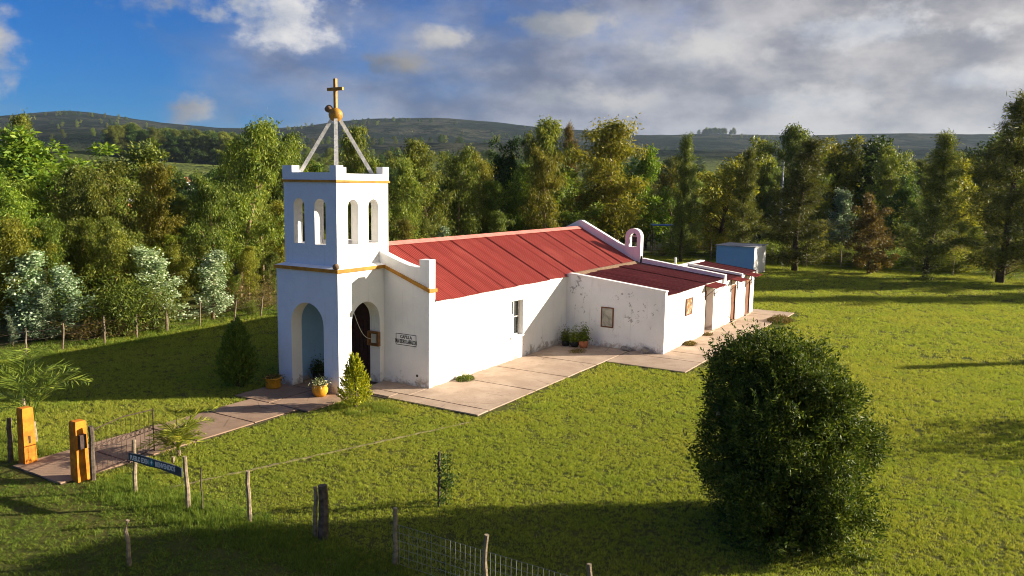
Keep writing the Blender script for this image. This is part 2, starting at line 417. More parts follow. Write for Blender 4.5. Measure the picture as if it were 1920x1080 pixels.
HAZE = 0.00005
KEY_TREES = [
 (35.0,69.9,8.8,'r',1.10,'round tree in front of the far field, left of the reddish eucalyptus'),
 (46.1,80.6,8.7,'e',1.30,'eucalyptus partly hiding the far field'),
 (30.5,54.9,7.7,'r',1.20,'low dark round tree below the far field'),
 (29.1,67.6,9.3,'r',1.20,'round tree behind the forked eucalyptus'),
 (47.9,67.0,8.7,'r',1.00,'dark round tree right of the far field, left of the tallest eucalyptus'),
 (22.7,65.4,13.6,'e',0.80,'tall slender tree whose tufted top stands highest at the left edge'),
 (8.6,35.5,10.4,'r',1.45,'broad bright green tree filling the upper left corner of the wood'),
 (22.7,48.1,10.7,'r',1.00,'rounded olive tree standing out left of the far grey wood'),
 (7.6,29.2,8.1,'e',1.00,'eucalyptus with forked upper crown in front of the rounded olive tree'),
 (5.4,23.5,7.1,'e',0.90,'thin eucalyptus above the tiled hut, left of the dark hedge'),
 (13.2,28.0,8.4,'e',1.00,'reddish tipped eucalyptus below the far green field'),
 (14.2,22.2,11.2,'e',1.00,'tallest eucalyptus left of the bell tower, pointed crown'),
 (10.1,19.1,7.7,'e',0.90,'slender eucalyptus with long bare pale trunk, in front of the tallest one'),
 (24.2,29.4,11.1,'e',0.90,'eucalyptus peeping over the left shoulder of the bell tower'),
 (34.1,30.8,12.3,'e',0.80,'eucalyptus seen between the tower top struts'),
 (29.2,30.1,9.0,'r',0.90,'green tree seen behind the tower parapet between the two left struts'),
 (32.1,27.1,9.3,'e',0.80,'eucalyptus behind the right strut of the tower'),
 (31.1,22.1,9.4,'e',0.95,'eucalyptus just right of the bell tower'),
 (37.4,23.8,11.1,'e',1.00,'eucalyptus with a pointed tip above the front half of the red roof'),
 (40.1,23.4,10.7,'e',1.00,'eucalyptus above the middle of the red roof with brown tinged top'),
 (44.7,23.7,10.6,'e',1.00,'yellow green eucalyptus above the middle of the red roof'),
 (51.2,24.7,12.0,'r',0.70,'dark green tree with flat top behind the red roof'),
 (50.8,21.5,11.9,'e',0.90,'eucalyptus left of the tall rounded one behind the red roof'),
 (51.6,20.1,14.0,'e',0.90,'tall eucalyptus with rounded knob of leaves at the top'),
 (58.0,20.9,13.8,'d',0.70,'reddish brown conifer tip between two tall eucalyptus'),
 (56.5,14.7,14.1,'e',1.55,'large golden eucalyptus behind the roof ridge and belfry'),
 (68.8,16.6,11.7,'r',0.90,'green tree at the right foot of the large golden eucalyptus'),
 (57.0,7.9,12.5,'c',0.75,'narrow spire shaped casuarina right of the belfry'),
 (67.7,7.7,10.7,'r',0.90,'round tree with yellow leaf patch between two casuarinas'),
 (60.7,2.9,11.2,'c',1.00,'feathery casuarina behind the blue shed, left of the pole'),
 (96.0,10.2,14.2,'r',0.90,'orange tinted tree by the utility pole'),
 (81.8,0.5,14.9,'e',1.00,'tall pale eucalyptus behind the dark casuarina'),
 (55.1,-3.6,11.8,'c',1.35,'large dark casuarina just right of the blue shed'),
 (88.4,-2.4,13.8,'r',0.90,'round yellow topped tree right of the tall pale eucalyptus'),
 (90.8,-4.9,13.7,'r',1.20,'broad dark green tree with golden top right'),
 (79.2,-9.2,12.2,'e',1.00,'olive eucalyptus between the two big casuarinas'),
 (55.6,-14.2,12.1,'c',1.25,'bright topped casuarina in the middle of the right lawn edge'),
 (109.7,-14.8,15.4,'r',0.90,'rounded grey green tree behind the right casuarinas'),
 (99.7,-17.6,14.2,'e',0.90,'pale thin tree left of the right edge casuarina'),
 (56.7,-19.6,15.0,'c',1.30,'huge dark casuarina cut by the right picture edge'),
 (57.1,-9.6,7.0,'d',0.90,'small orange brown tree at the lawn edge behind the wire fence'),
 (76.3,-10.2,8.9,'r',0.85,'dark glossy round tree right of the orange brown tree'),
 (70.6,-5.0,7.4,'s',1.10,'silvery leaved tree above the orange brown tree'),
 (84.6,-14.8,10.9,'r',0.90,'yellow leaved tree near the right edge, behind the casuarinas'),
 (94.3,8.7,11.3,'e',0.80,'thin eucalyptus beside the utility pole'),
 (-0.9,18.4,4.1,'s',1.50,'large silver blue young eucalyptus at the left edge of the wire fence'),
 (0.3,17.3,3.4,'s',1.60,'silver blue young eucalyptus behind the leftmost fence posts'),
 (5.2,17.1,4.0,'s',1.60,'silver blue young eucalyptus over the dry shrubs'),
 (7.7,16.5,3.7,'s',1.60,'silver blue young eucalyptus beside the leaning fence post'),
 (-0.6,17.5,2.5,'s',1.50,'low silvery eucalyptus in front of the larger silver blue ones'),
 (2.3,16.6,3.1,'b',1.00,'olive shrub left of the dry orange shrubs'),
 (0.8,16.3,1.3,'d',1.30,'dry orange brown shrub at the wire fence, left one'),
 (2.1,16.1,1.1,'d',1.30,'dry orange brown shrub at the wire fence, right one'),
 (3.9,16.2,2.1,'b',1.00,'leafy dark green shrub by the thick fence post'),
 (11.1,17.0,2.1,'d',1.10,'tangle of dry brown branches beside the bell tower'),
 (9.6,15.7,1.0,'b',0.80,'low green shrub in front of the dry branches beside the tower'),
 (-1.9,17.8,1.4,'s',0.80,'low silver blue sapling at the far left of the wire fence'),
 (62.6,20.7,8.2,'s',1.20,'silvery eucalyptus under the large golden one'),
 (31.3,18.6,4.0,'s',1.20,'silvery young eucalyptus just over the middle of the red roof'),
 (27.1,17.4,3.6,'b',1.20,'green shrub just over the front of the red roof'),
]
WOOD_TREES = [
 (10.8,21.9,4.5,'e',1.14,'L'), (14.2,45.8,5.7,'e',0.86,'L'), (36.9,45.1,9.9,'e',1.07,'L'), (4.3,30.2,7.8,'e',0.95,'L'),
 (4.5,24.1,6.2,'e',0.89,'L'), (29.8,31.1,4.2,'b',1.05,'L'), (20.0,24.1,6.0,'e',0.88,'L'), (20.4,36.7,4.5,'b',0.95,'L'),
 (13.9,50.8,7.1,'e',0.97,'L'), (22.5,35.2,3.8,'b',1.18,'L'), (33.6,36.8,8.6,'e',1.08,'L'), (29.8,40.6,10.8,'b',0.97,'L'),
 (33.0,24.8,7.2,'e',0.90,'L'), (15.2,33.8,2.8,'b',1.01,'L'), (45.2,41.0,2.8,'b',1.20,'L'), (3.6,26.5,7.2,'e',1.02,'L'),
 (21.2,27.9,7.5,'e',1.09,'L'), (33.8,33.4,4.3,'e',1.01,'L'), (62.3,22.4,7.1,'r',0.99,'L'), (24.0,33.0,8.6,'e',0.87,'L'),
 (7.7,24.8,7.4,'e',0.89,'L'), (32.9,28.3,3.1,'b',1.16,'L'), (18.3,29.9,6.6,'b',1.20,'L'), (26.9,30.5,8.6,'e',1.11,'L'),
 (18.7,18.6,4.1,'b',1.09,'L'), (44.5,43.5,5.6,'e',1.04,'L'), (61.5,27.4,5.6,'e',1.14,'L'), (12.6,27.5,3.8,'b',1.13,'L'),
 (10.5,36.5,5.5,'e',1.02,'L'), (39.6,50.8,6.9,'e',1.20,'L'), (11.7,47.5,8.3,'e',1.06,'L'), (16.0,42.8,7.2,'e',1.03,'L'),
 (47.7,39.8,5.3,'e',1.04,'L'), (14.6,39.2,4.7,'e',0.96,'L'), (27.5,49.0,3.1,'b',1.01,'L'), (43.6,46.9,4.7,'b',1.17,'L'),
 (19.3,47.9,6.4,'r',1.20,'L'), (22.4,30.3,8.6,'e',1.10,'L'), (5.7,35.7,7.6,'e',0.89,'L'), (6.5,31.9,6.3,'e',0.94,'L'),
 (46.1,33.5,8.4,'e',0.87,'L'), (47.0,42.3,6.2,'e',0.87,'L'), (55.1,33.1,3.3,'b',0.91,'L'), (36.8,24.3,4.6,'b',1.09,'L'),
 (42.3,24.5,7.0,'e',1.19,'L'), (28.2,22.6,6.5,'e',0.88,'L'), (55.4,17.2,7.5,'e',1.10,'L'), (26.8,26.8,4.6,'e',1.17,'L'),
 (41.2,20.1,5.0,'e',1.14,'L'), (40.9,30.1,6.0,'e',1.01,'L'), (12.8,43.3,6.6,'b',0.94,'L'), (23.1,49.9,4.0,'b',0.88,'L'),
 (26.5,42.1,2.9,'b',1.02,'L'), (16.9,38.7,5.2,'e',1.01,'L'), (8.4,41.6,6.9,'b',1.20,'L'), (1.9,23.9,7.0,'e',1.18,'L'),
 (31.6,50.3,6.0,'e',1.14,'L'), (20.9,32.0,7.2,'e',0.95,'L'), (37.2,48.1,7.9,'e',1.10,'L'), (44.4,22.2,7.7,'e',1.17,'L'),
 (29.9,46.4,4.1,'b',0.88,'L'), (25.3,24.4,6.2,'e',1.02,'L'), (40.7,38.8,2.9,'b',1.16,'L'), (50.9,31.0,4.0,'b',0.85,'L'),
 (9.7,29.5,5.4,'e',0.85,'L'), (49.9,35.5,6.2,'e',1.04,'L'), (7.8,39.2,7.5,'e',0.86,'L'), (31.8,39.8,9.4,'e',1.11,'L'),
 (60.1,19.0,6.8,'e',1.18,'L'), (54.6,22.7,8.5,'e',1.10,'L'), (46.1,23.8,4.1,'b',1.10,'L'), (44.5,35.9,2.6,'b',1.14,'L'),
 (18.0,51.4,6.9,'r',1.13,'L'), (26.5,44.7,5.1,'e',0.96,'L'), (24.4,21.6,3.6,'b',0.94,'L'), (29.5,37.6,7.0,'e',1.12,'L'),
 (16.3,36.6,5.7,'e',0.93,'L'), (18.2,44.7,4.4,'e',0.89,'L'), (37.3,29.7,6.9,'e',0.97,'L'), (46.8,20.3,9.3,'e',1.08,'L'),
 (17.1,24.7,6.2,'e',1.00,'L'), (52.8,24.1,8.5,'e',1.19,'L'), (24.6,29.5,9.5,'b',1.01,'L'), (8.0,36.1,8.4,'b',1.03,'L'),
 (45.1,28.1,8.1,'e',1.06,'L'), (13.5,30.8,4.0,'b',0.94,'L'), (52.1,18.4,9.0,'r',1.20,'L'), (53.6,39.0,5.3,'e',1.11,'L'),
 (33.9,47.7,8.5,'e',1.18,'L'), (32.2,21.7,4.4,'b',0.94,'L'), (7.0,18.3,3.9,'b',0.98,'L'), (40.4,47.8,10.1,'b',0.91,'L'),
 (64.8,19.6,9.8,'e',0.88,'L'), (29.3,27.3,5.3,'e',1.15,'L'), (34.0,40.7,7.2,'e',1.13,'L'), (27.2,37.2,7.9,'e',0.90,'L'),
 (57.6,24.6,10.8,'r',0.89,'L'), (6.2,22.7,8.3,'e',1.14,'L'), (17.7,27.6,5.2,'b',1.15,'L'), (35.6,42.5,8.5,'e',1.04,'L'),
 (48.2,29.4,5.7,'e',0.88,'L'), (61.5,17.1,7.1,'r',1.16,'L'), (40.8,45.6,8.2,'e',0.94,'L'), (52.3,27.1,5.8,'e',1.19,'L'),
 (67.1,17.3,9.2,'e',0.92,'L'), (11.8,38.4,7.0,'e',1.16,'L'), (12.3,33.1,5.2,'b',1.04,'L'), (33.2,44.0,10.3,'e',1.07,'L'),
 (43.2,30.6,4.4,'e',0.97,'L'), (36.8,52.0,3.9,'b',1.14,'L'), (46.5,17.5,10.8,'e',0.92,'L'), (45.5,38.4,6.7,'b',0.97,'L'),
 (49.1,33.0,7.3,'r',1.20,'L'), (58.9,33.0,4.0,'b',1.02,'L'), (27.3,19.2,4.7,'b',0.97,'L'), (22.6,24.0,3.9,'b',1.08,'L'),
 (23.1,40.5,2.9,'b',1.10,'L'), (57.3,27.1,6.5,'e',1.07,'L'), (21.6,46.5,6.6,'e',0.89,'L'), (19.2,33.5,3.6,'b',1.05,'L'),
 (24.8,48.4,5.2,'e',0.98,'L'), (50.6,40.6,3.0,'b',0.98,'L'), (29.5,24.6,4.7,'e',1.19,'L'), (15.1,26.9,4.3,'b',1.15,'L'),
 (64.8,22.0,10.4,'b',0.97,'L'), (3.8,18.5,4.9,'b',1.14,'U'), (12.7,19.5,3.5,'e',1.05,'U'), (0.9,20.2,5.5,'e',1.01,'U'),
 (5.8,19.2,3.9,'b',0.97,'U'), (3.9,21.1,5.4,'e',1.08,'U'), (1.9,27.6,2.5,'e',1.08,'U'), (0.6,22.8,3.8,'b',0.98,'U'),
 (-1.0,21.1,5.2,'b',0.91,'U'), (9.9,20.3,3.7,'b',0.94,'U'), (3.5,22.7,3.0,'b',1.04,'U'), (2.3,19.7,5.4,'e',0.94,'U'),
 (2.4,21.4,5.2,'e',1.07,'U'), (0.6,25.2,3.9,'b',1.06,'U'), (8.2,20.8,3.4,'b',1.02,'U'), (9.0,23.1,3.5,'e',0.93,'U'),
 (6.3,21.0,3.3,'b',1.14,'U'), (12.2,21.1,2.0,'e',1.09,'U'), (-2.1,19.6,3.8,'b',1.18,'U'), (10.9,18.5,2.0,'e',1.08,'U'),
 (5.8,25.1,3.9,'e',1.11,'U'), (14.1,19.2,3.0,'b',1.12,'U'), (-0.6,19.4,5.6,'e',1.12,'U'), (2.0,25.7,2.2,'b',1.20,'U'),
 (154.4,22.0,7.7,'r',1.29,'R'), (103.5,31.1,8.4,'e',0.92,'R'), (111.6,1.5,12.1,'e',1.19,'R'), (144.9,46.6,11.7,'e',0.95,'R'),
 (105.1,1.5,12.0,'r',0.99,'R'), (138.6,3.1,12.2,'e',1.11,'R'), (161.9,-16.6,15.3,'r',1.24,'R'), (112.7,-24.1,13.7,'r',0.91,'R'),
 (156.0,28.9,9.3,'e',1.06,'R'), (120.8,-0.4,13.6,'e',1.16,'R'), (133.0,2.0,11.4,'r',1.06,'R'), (121.6,15.7,6.0,'c',1.20,'R'),
 (151.6,-19.9,11.7,'e',1.00,'R'), (161.7,9.6,12.6,'c',1.30,'R'), (142.2,-16.1,14.2,'e',1.26,'R'), (132.6,41.5,10.1,'c',1.12,'R'),
 (154.7,-10.4,12.3,'c',0.99,'R'), (146.7,-2.5,12.6,'e',1.06,'R'), (135.2,18.8,7.9,'r',1.27,'R'), (115.2,-13.6,10.2,'r',1.11,'R'),
 (133.1,-22.4,13.0,'r',1.23,'R'), (104.2,16.6,6.7,'c',0.97,'R'), (155.0,-24.2,13.2,'e',1.03,'R'), (141.5,13.5,12.7,'r',1.04,'R'),
 (132.6,-15.0,12.3,'e',1.01,'R'), (139.8,7.1,12.4,'r',1.22,'R'), (129.1,22.9,10.0,'r',0.92,'R'), (137.8,31.8,10.3,'r',1.00,'R'),
 (117.1,-23.7,11.6,'e',1.19,'R'), (126.5,-24.6,12.5,'r',1.04,'R'), (133.0,13.4,8.5,'r',1.29,'R'), (136.6,-17.8,14.3,'r',1.03,'R'),
 (137.1,41.3,10.2,'c',1.10,'R'), (127.7,-2.0,11.8,'c',1.07,'R'), (154.8,10.9,13.9,'c',0.95,'R'), (98.2,-13.5,11.6,'r',1.06,'R'),
 (149.2,-12.1,14.0,'r',1.24,'R'), (112.2,-17.9,11.9,'r',1.18,'R'), (99.7,0.8,11.0,'c',1.24,'R'), (117.0,28.1,11.8,'r',1.03,'R'),
 (154.9,36.2,10.7,'r',1.11,'R'), (117.9,-8.4,12.0,'c',1.22,'R'), (122.8,37.4,9.8,'c',1.16,'R'), (106.9,-11.0,9.3,'r',0.98,'R'),
 (128.9,17.9,8.3,'r',0.91,'R'), (120.9,23.1,9.4,'r',1.22,'R'), (137.7,11.1,15.4,'e',1.23,'R'), (132.0,-9.6,11.6,'r',1.21,'R'),
 (107.0,-2.7,9.8,'r',1.12,'R'), (110.1,24.4,8.8,'e',0.98,'R'), (103.1,22.6,10.1,'c',0.95,'R'), (105.9,-17.2,10.1,'e',1.02,'R'),
 (143.6,18.8,8.9,'e',0.98,'R'), (113.3,16.4,7.2,'e',0.98,'R'), (146.7,9.6,12.2,'r',1.13,'R'), (117.8,4.0,12.8,'e',1.22,'R'),
 (98.5,11.3,7.2,'e',1.20,'R'), (121.6,-11.4,10.7,'e',1.03,'R'), (156.2,-17.1,13.3,'r',1.00,'R'), (105.6,26.6,10.9,'r',1.11,'R'),
 (120.3,31.0,11.3,'e',1.10,'R'), (107.8,9.3,9.4,'r',1.30,'R'), (84.1,-20.2,2.6,'b',1.30,'S'), (64.2,-19.7,2.1,'d',1.30,'S'),
 (83.3,-15.8,3.8,'b',1.30,'S'), (63.8,9.3,1.2,'b',1.30,'S'), (79.6,-1.2,3.8,'b',1.30,'S'), (74.5,13.2,2.9,'b',1.30,'S'),
 (68.4,7.1,3.9,'d',1.30,'S'), (68.3,-9.5,3.6,'d',1.30,'S'), (64.6,-16.4,2.4,'b',1.30,'S'), (65.7,-0.7,3.8,'b',1.30,'S'),
 (83.3,-11.6,4.2,'b',1.30,'S'), (77.1,-16.1,2.9,'b',1.30,'S'), (77.4,8.4,1.2,'d',1.30,'S'), (78.3,14.1,2.1,'b',1.30,'S'),
 (70.0,-5.8,1.9,'b',1.30,'S'), (80.2,-16.3,3.0,'b',1.30,'S'), (65.3,-11.3,2.2,'b',1.30,'S'), (87.3,-14.0,3.4,'d',1.30,'S'),
 (87.5,-6.1,1.6,'b',1.30,'S'), (83.7,0.9,1.2,'b',1.30,'S'), (86.8,-10.0,2.9,'d',1.30,'S'), (61.2,11.4,1.2,'d',1.30,'S'),
 (70.5,-2.3,4.0,'b',1.30,'S'), (69.6,11.5,2.1,'b',1.30,'S'), (75.9,-12.9,2.1,'b',1.30,'S'), (68.9,-17.3,4.1,'b',1.30,'S'),
 (89.3,-3.1,1.7,'b',1.30,'S'), (90.8,-18.2,2.8,'b',1.30,'S'), (88.8,-21.1,1.8,'b',1.30,'S'), (69.8,2.1,1.5,'d',1.30,'S'),
 (81.3,18.9,1.2,'b',1.30,'S'), (75.5,-7.5,1.5,'b',1.30,'S'), (71.8,-15.3,2.9,'d',1.30,'S'), (73.8,-22.4,1.8,'b',1.30,'S'),
 (87.3,5.8,2.9,'b',1.30,'S'), (65.8,-5.7,1.3,'d',1.30,'S'), (81.4,-5.9,1.2,'d',1.30,'S'), (78.6,-20.4,3.8,'b',1.30,'S'),
 (62.9,2.6,1.4,'b',1.40,'S'), (66.0,-3.1,1.8,'b',1.40,'S'), (66.7,-11.6,1.7,'b',1.40,'S'), (61.9,-3.6,2.3,'b',1.40,'S'),
 (65.2,-7.4,2.4,'b',1.40,'S'), (62.1,-10.4,2.2,'b',1.40,'S'), (65.3,2.7,1.9,'b',1.40,'S'), (66.7,1.8,1.8,'b',1.40,'S'),
 (63.4,-13.8,2.4,'b',1.40,'S'), (64.4,-4.4,2.2,'b',1.40,'S'), (66.5,-15.3,1.8,'b',1.40,'S'), (61.9,-7.4,2.0,'b',1.40,'S'),
 (64.3,6.2,2.5,'b',1.40,'S'), (62.2,0.7,2.2,'b',1.40,'S'), (61.9,-2.1,2.4,'b',1.40,'S'), (62.7,-16.4,2.2,'b',1.40,'S'),
]
HILL_CREST = [(68.69,144.2),(63.62,168.4),(61.97,181.2),(59.98,193.5),(57.93,186.6),(54.87,170.4),(50.99,161.8),(48.28,164.5),(46.19,172.5),(42.98,196.5),(41.17,205.4),(36.38,212.5),(33.01,203.7),(30.01,189.0),(26.26,177.4),(22.55,165.3),(17.51,170.8),(12.66,165.3),(5.60,165.5),(-0.71,160.8),(-5.29,158.9),]

# ------------------------------------------------------------------ geometry helpers
class MB:
    def __init__(self):
        self.v = []; self.f = []; self.mi = []
    def _add(self, vs, fs, mi=0):
        o = len(self.v)
        self.v += [tuple(p) for p in vs]
        self.f += [tuple(i+o for i in f) for f in fs]
        self.mi += [mi]*len(fs)
        return self
    def box(self, x0, x1, y0, y1, z0, z1, mi=0):
        vs = [(x, y, z) for x in (x0, x1) for y in (y0, y1) for z in (z0, z1)]
        return self._add(vs, [(0, 1, 3, 2), (4, 6, 7, 5), (0, 4, 5, 1), (2, 3, 7, 6), (0, 2, 6, 4), (1, 5, 7, 3)], mi)
    def prism(self, poly, axis, lo, hi, mi=0):
        n = len(poly)
        def P(p, t):
            return {'x': (t, p[0], p[1]), 'y': (p[0], t, p[1]), 'z': (p[0], p[1], t)}[axis]
        vs = [P(p, lo) for p in poly] + [P(p, hi) for p in poly]
        fs = [tuple(range(n))[::-1], tuple(range(n, 2*n))] + [(i, (i+1) % n, n+(i+1) % n, n+i) for i in range(n)]
        return self._add(vs, fs, mi)
    def tube(self, pts, rads, n=6, mi=0, cap=True):
        pts = [Vector(p) for p in pts]
        if not isinstance(rads, (list, tuple)):
            rads = [rads]*len(pts)
        vs = []; fs = []
        for i, p in enumerate(pts):
            d = (pts[min(i+1, len(pts)-1)] - pts[max(i-1, 0)]).normalized()
            a = d.orthogonal().normalized() if abs(d.z) > 0.99 else d.cross(Vector((0, 0, 1))).normalized()
            b = d.cross(a)
            for j in range(n):
                t = 2*PI*j/n + PI/n
                vs.append(p + (a*math.cos(t) + b*math.sin(t))*rads[i])
        for i in range(len(pts)-1):
            for j in range(n):
                fs.append((i*n+j, i*n+(j+1) % n, (i+1)*n+(j+1) % n, (i+1)*n+j))
        if cap:
            fs.append(tuple(range(n))[::-1]); fs.append(tuple(range((len(pts)-1)*n, len(pts)*n)))
        return self._add(vs, fs, mi)
    def lathe(self, prof, n=20, c=(0, 0, 0), mi=0):
        vs = []; fs = []
        for r, z in prof:
            for j in range(n):
                t = 2*PI*j/n
                vs.append((c[0]+r*math.cos(t), c[1]+r*math.sin(t), c[2]+z))
        for i in range(len(prof)-1):
            for j in range(n):
                fs.append((i*n+j, i*n+(j+1) % n, (i+1)*n+(j+1) % n, (i+1)*n+j))
        fs.append(tuple(range(n))[::-1]); fs.append(tuple(range((len(prof)-1)*n, len(prof)*n)))
        return self._add(vs, fs, mi)
    def blob(self, c, r, seed=0, squash=1.0, amp=0.25, sub=2):
        bm = bmesh.new()
        bmesh.ops.create_icosphere(bm, subdivisions=sub, radius=1)
        rr = random.Random(seed)
        off = Vector((rr.uniform(0, 50), rr.uniform(0, 50), rr.uniform(0, 50)))
        from mathutils import noise
        vs = []
        for v in bm.verts:
            s = 1 + amp*noise.noise(v.co*1.6 + off) + amp*0.5*noise.noise(v.co*4 + off)
            vs.append((c[0]+v.co.x*r*s, c[1]+v.co.y*r*s, c[2]+v.co.z*r*s*squash))
        fs = [tuple(v.index for v in f.verts) for f in bm.faces]
        bm.free()
        return self._add(vs, fs)
    def mesh(self, name, mats, fix=True, smooth=False):
        me = bpy.data.meshes.new(name)
        me.from_pydata(self.v, [], self.f)
        for mt in (mats if isinstance(mats, (list, tuple)) else [mats]):
            me.materials.append(mt)
        me.polygons.foreach_set('material_index', self.mi)
        if fix:
            bm = bmesh.new(); bm.from_mesh(me)
            bmesh.ops.recalc_face_normals(bm, faces=bm.faces[:])
            bm.to_mesh(me); bm.free()
        if smooth:
            me.polygons.foreach_set('use_smooth', [True]*len(me.polygons))
        me.update()
        return me

def link(name, me, parent=None, loc=(0, 0, 0), rot=(0, 0, 0), scale=(1, 1, 1)):
    o = bpy.data.objects.new(name, me)
    COL.objects.link(o)
    o.parent = parent
    o.location = loc; o.rotation_euler = rot; o.scale = scale
    return o

def obj(name, mb, mat, parent=None, smooth=False, loc=(0, 0, 0), rot=(0, 0, 0)):
    return link(name, mb.mesh(name, mat, smooth=smooth), parent, loc, rot)

def tag(o, label, cat, group=None):
    o['label'] = label; o['category'] = cat
    if group:
        o['group'] = group
    return o

def struct(o, label=None):
    o['kind'] = 'structure'
    if label:
        o['label'] = label
    return o

def stuff(o, label=None):
    o['kind'] = 'stuff'
    if label:
        o['label'] = label
    return o

def thing(name, label, cat, loc=(0, 0, 0), rz=0.0, group=None, scale=(1, 1, 1)):
    o = link(name, None, None, loc, (0, 0, rz), scale)
    o.empty_display_size = 0.3
    return tag(o, label, cat, group)

def copy_part(o, parent, loc=None, rot=None):
    c = o.copy(); COL.objects.link(c); c.parent = parent
    if loc is not None: c.location = loc
    if rot is not None: c.rotation_euler = rot
    return c

def arch(u0, u1, z0, spring, rise=None, n=14):
    c = (u0+u1)/2; r = (u1-u0)/2; h = rise or r
    return [(u0, z0), (u1, z0)] + [(c + r*math.cos(PI*i/n), spring + h*math.sin(PI*i/n)) for i in range(n+1)]

def carve(mb, cutters, mats, name):
    """base solid minus cutters, as a mesh"""
    base = link('carve_base', mb.mesh('carve_base', mats))
    tmp = []
    for c in cutters:
        co = link('carve_cut', c.mesh('carve_cut', mats[0] if isinstance(mats, list) else mats))
        md = base.modifiers.new('b', 'BOOLEAN'); md.operation = 'DIFFERENCE'; md.solver = 'EXACT'; md.object = co
        tmp.append(co)
    dg = bpy.context.evaluated_depsgraph_get()
    me = bpy.data.meshes.new_from_object(base.evaluated_get(dg))
    me.name = name
    for o in tmp + [base]:
        d = o.data; bpy.data.objects.remove(o); bpy.data.meshes.remove(d)
    return me

def paint(me, test, idx):
    for p in me.polygons:
        if test(p.normal, p.center):
            p.material_index = idx

def text_mesh(body, size, extrude=0.004, sx=1.0, align='CENTER'):
    cu = bpy.data.curves.new('lettering', 'FONT')
    cu.body = body; cu.size = size; cu.extrude = extrude; cu.align_x = align; cu.align_y = 'CENTER'
    cu.resolution_u = 2; cu.offset = size*0.018
    o = link('tmp_text', cu)
    dg = bpy.context.evaluated_depsgraph_get()
    me = bpy.data.meshes.new_from_object(o.evaluated_get(dg))
    bpy.data.objects.remove(o); bpy.data.curves.remove(cu)
    me.transform(Matrix.Diagonal((sx, 1, 1, 1)))
    return me
FACE_MINUS_X = Matrix(((0, 0, -1), (-1, 0, 0), (0, 1, 0))).to_euler()

# ------------------------------------------------------------------ ground and hills
def make_ground():
    mb = MB(); N = 96; rings = [0, 30, 60, 100, 200, 400, 800, 1600, 3600]
    cx, cy = 10, 0
    mb.v.append((cx, cy, 0))
    for r in rings[1:]:
        for j in range(N):
            t = 2*PI*j/N
            mb.v.append((cx + r*math.cos(t), cy + r*math.sin(t), 0))
    for j in range(N):
        mb.f.append((0, 1+j, 1+(j+1) % N))
    for i in range(len(rings)-2):
        a = 1+i*N; b = a+N
        for j in range(N):
            mb.f.append((a+j, b+j, b+(j+1) % N, a+(j+1) % N))
    mb.mi = [0]*len(mb.f)
    struct(obj('ground', mb, M['ground']), 'grassy ground reaching to the hills')
make_ground()

from mathutils import noise as mnoise
CR_A = [c[0] for c in HILL_CREST][::-1]; CR_H = [c[1] for c in HILL_CREST][::-1]
def crest(az):
    if CR_A[0] <= az <= CR_A[-1]:
        return float(np.interp(az, CR_A, CR_H))
    h0 = CR_H[0] if az < CR_A[0] else CR_H[-1]
    return h0 + 30*math.sin((az-CR_A[0])*0.09)*min(1, abs(az-20)/160)
def hill_z(x, y):
    az = math.degrees(math.atan2(y-CAM[1], x-CAM[0])); r = math.hypot(x-CAM[0], y-CAM[1])
    if r < 255:
        return -1.5
    h = crest(az)
    f = float(np.interp(r, [255, 420, 900, 1700, 2350, 2600, 3000, 3400], [0, 0.060, 0.155, 0.50, 0.90, 1.0, 0.93, 0.3]))
    nz = mnoise.noise(Vector((x*0.0022, y*0.0022, 0.3)))*0.14 + mnoise.noise(Vector((x*0.009, y*0.009, 1.3)))*0.03
    edge = max(0.0, min(1.0, (r-300)/700, (2500-r)/500))
    return h*(f + nz*edge) + 2.5*mnoise.noise(Vector((x*0.02, y*0.02, 4.0)))*min(1, (r-255)/900)
def make_hills():
    rs = np.concatenate([[250, 256], np.linspace(300, 900, 14), np.linspace(960, 2600, 30), np.linspace(2700, 3400, 6)])
    na = 460
    mb = MB()
    for i in range(na):
        az = R(-180 + 360*i/na)
        for r in rs:
            x = CAM[0]+r*math.cos(az); y = CAM[1]+r*math.sin(az)
            mb.v.append((x, y, hill_z(x, y) - (45 if r > 3399 else 0)))
    nr = len(rs)
    for i in range(na):
        j = (i+1) % na
        for q in range(nr-1):
            mb.f.append((i*nr+q, i*nr+q+1, j*nr+q+1, j*nr+q))
    mb.mi = [0]*len(mb.f)
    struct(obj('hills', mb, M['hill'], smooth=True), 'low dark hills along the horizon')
make_hills()

# ------------------------------------------------------------------ paving
def slab_mesh(w, l, t, seed, chip=0.02):
    """one cast slab with slightly ragged edges, origin at its centre"""
    rr = random.Random(seed)
    n = 7
    pts = []
    for (x0, y0, x1, y1) in ((-w/2, -l/2, w/2, -l/2), (w/2, -l/2, w/2, l/2), (w/2, l/2, -w/2, l/2), (-w/2, l/2, -w/2, -l/2)):
        for i in range(n):
            f = i/n
            pts.append((x0+(x1-x0)*f + rr.uniform(-chip, 0)*(1 if x0+(x1-x0)*f > 0 else -1),
                        y0+(y1-y0)*f + rr.uniform(-chip, 0)*(1 if y0+(y1-y0)*f > 0 else -1)))
    return MB().prism(pts, 'z', -0.08, t)

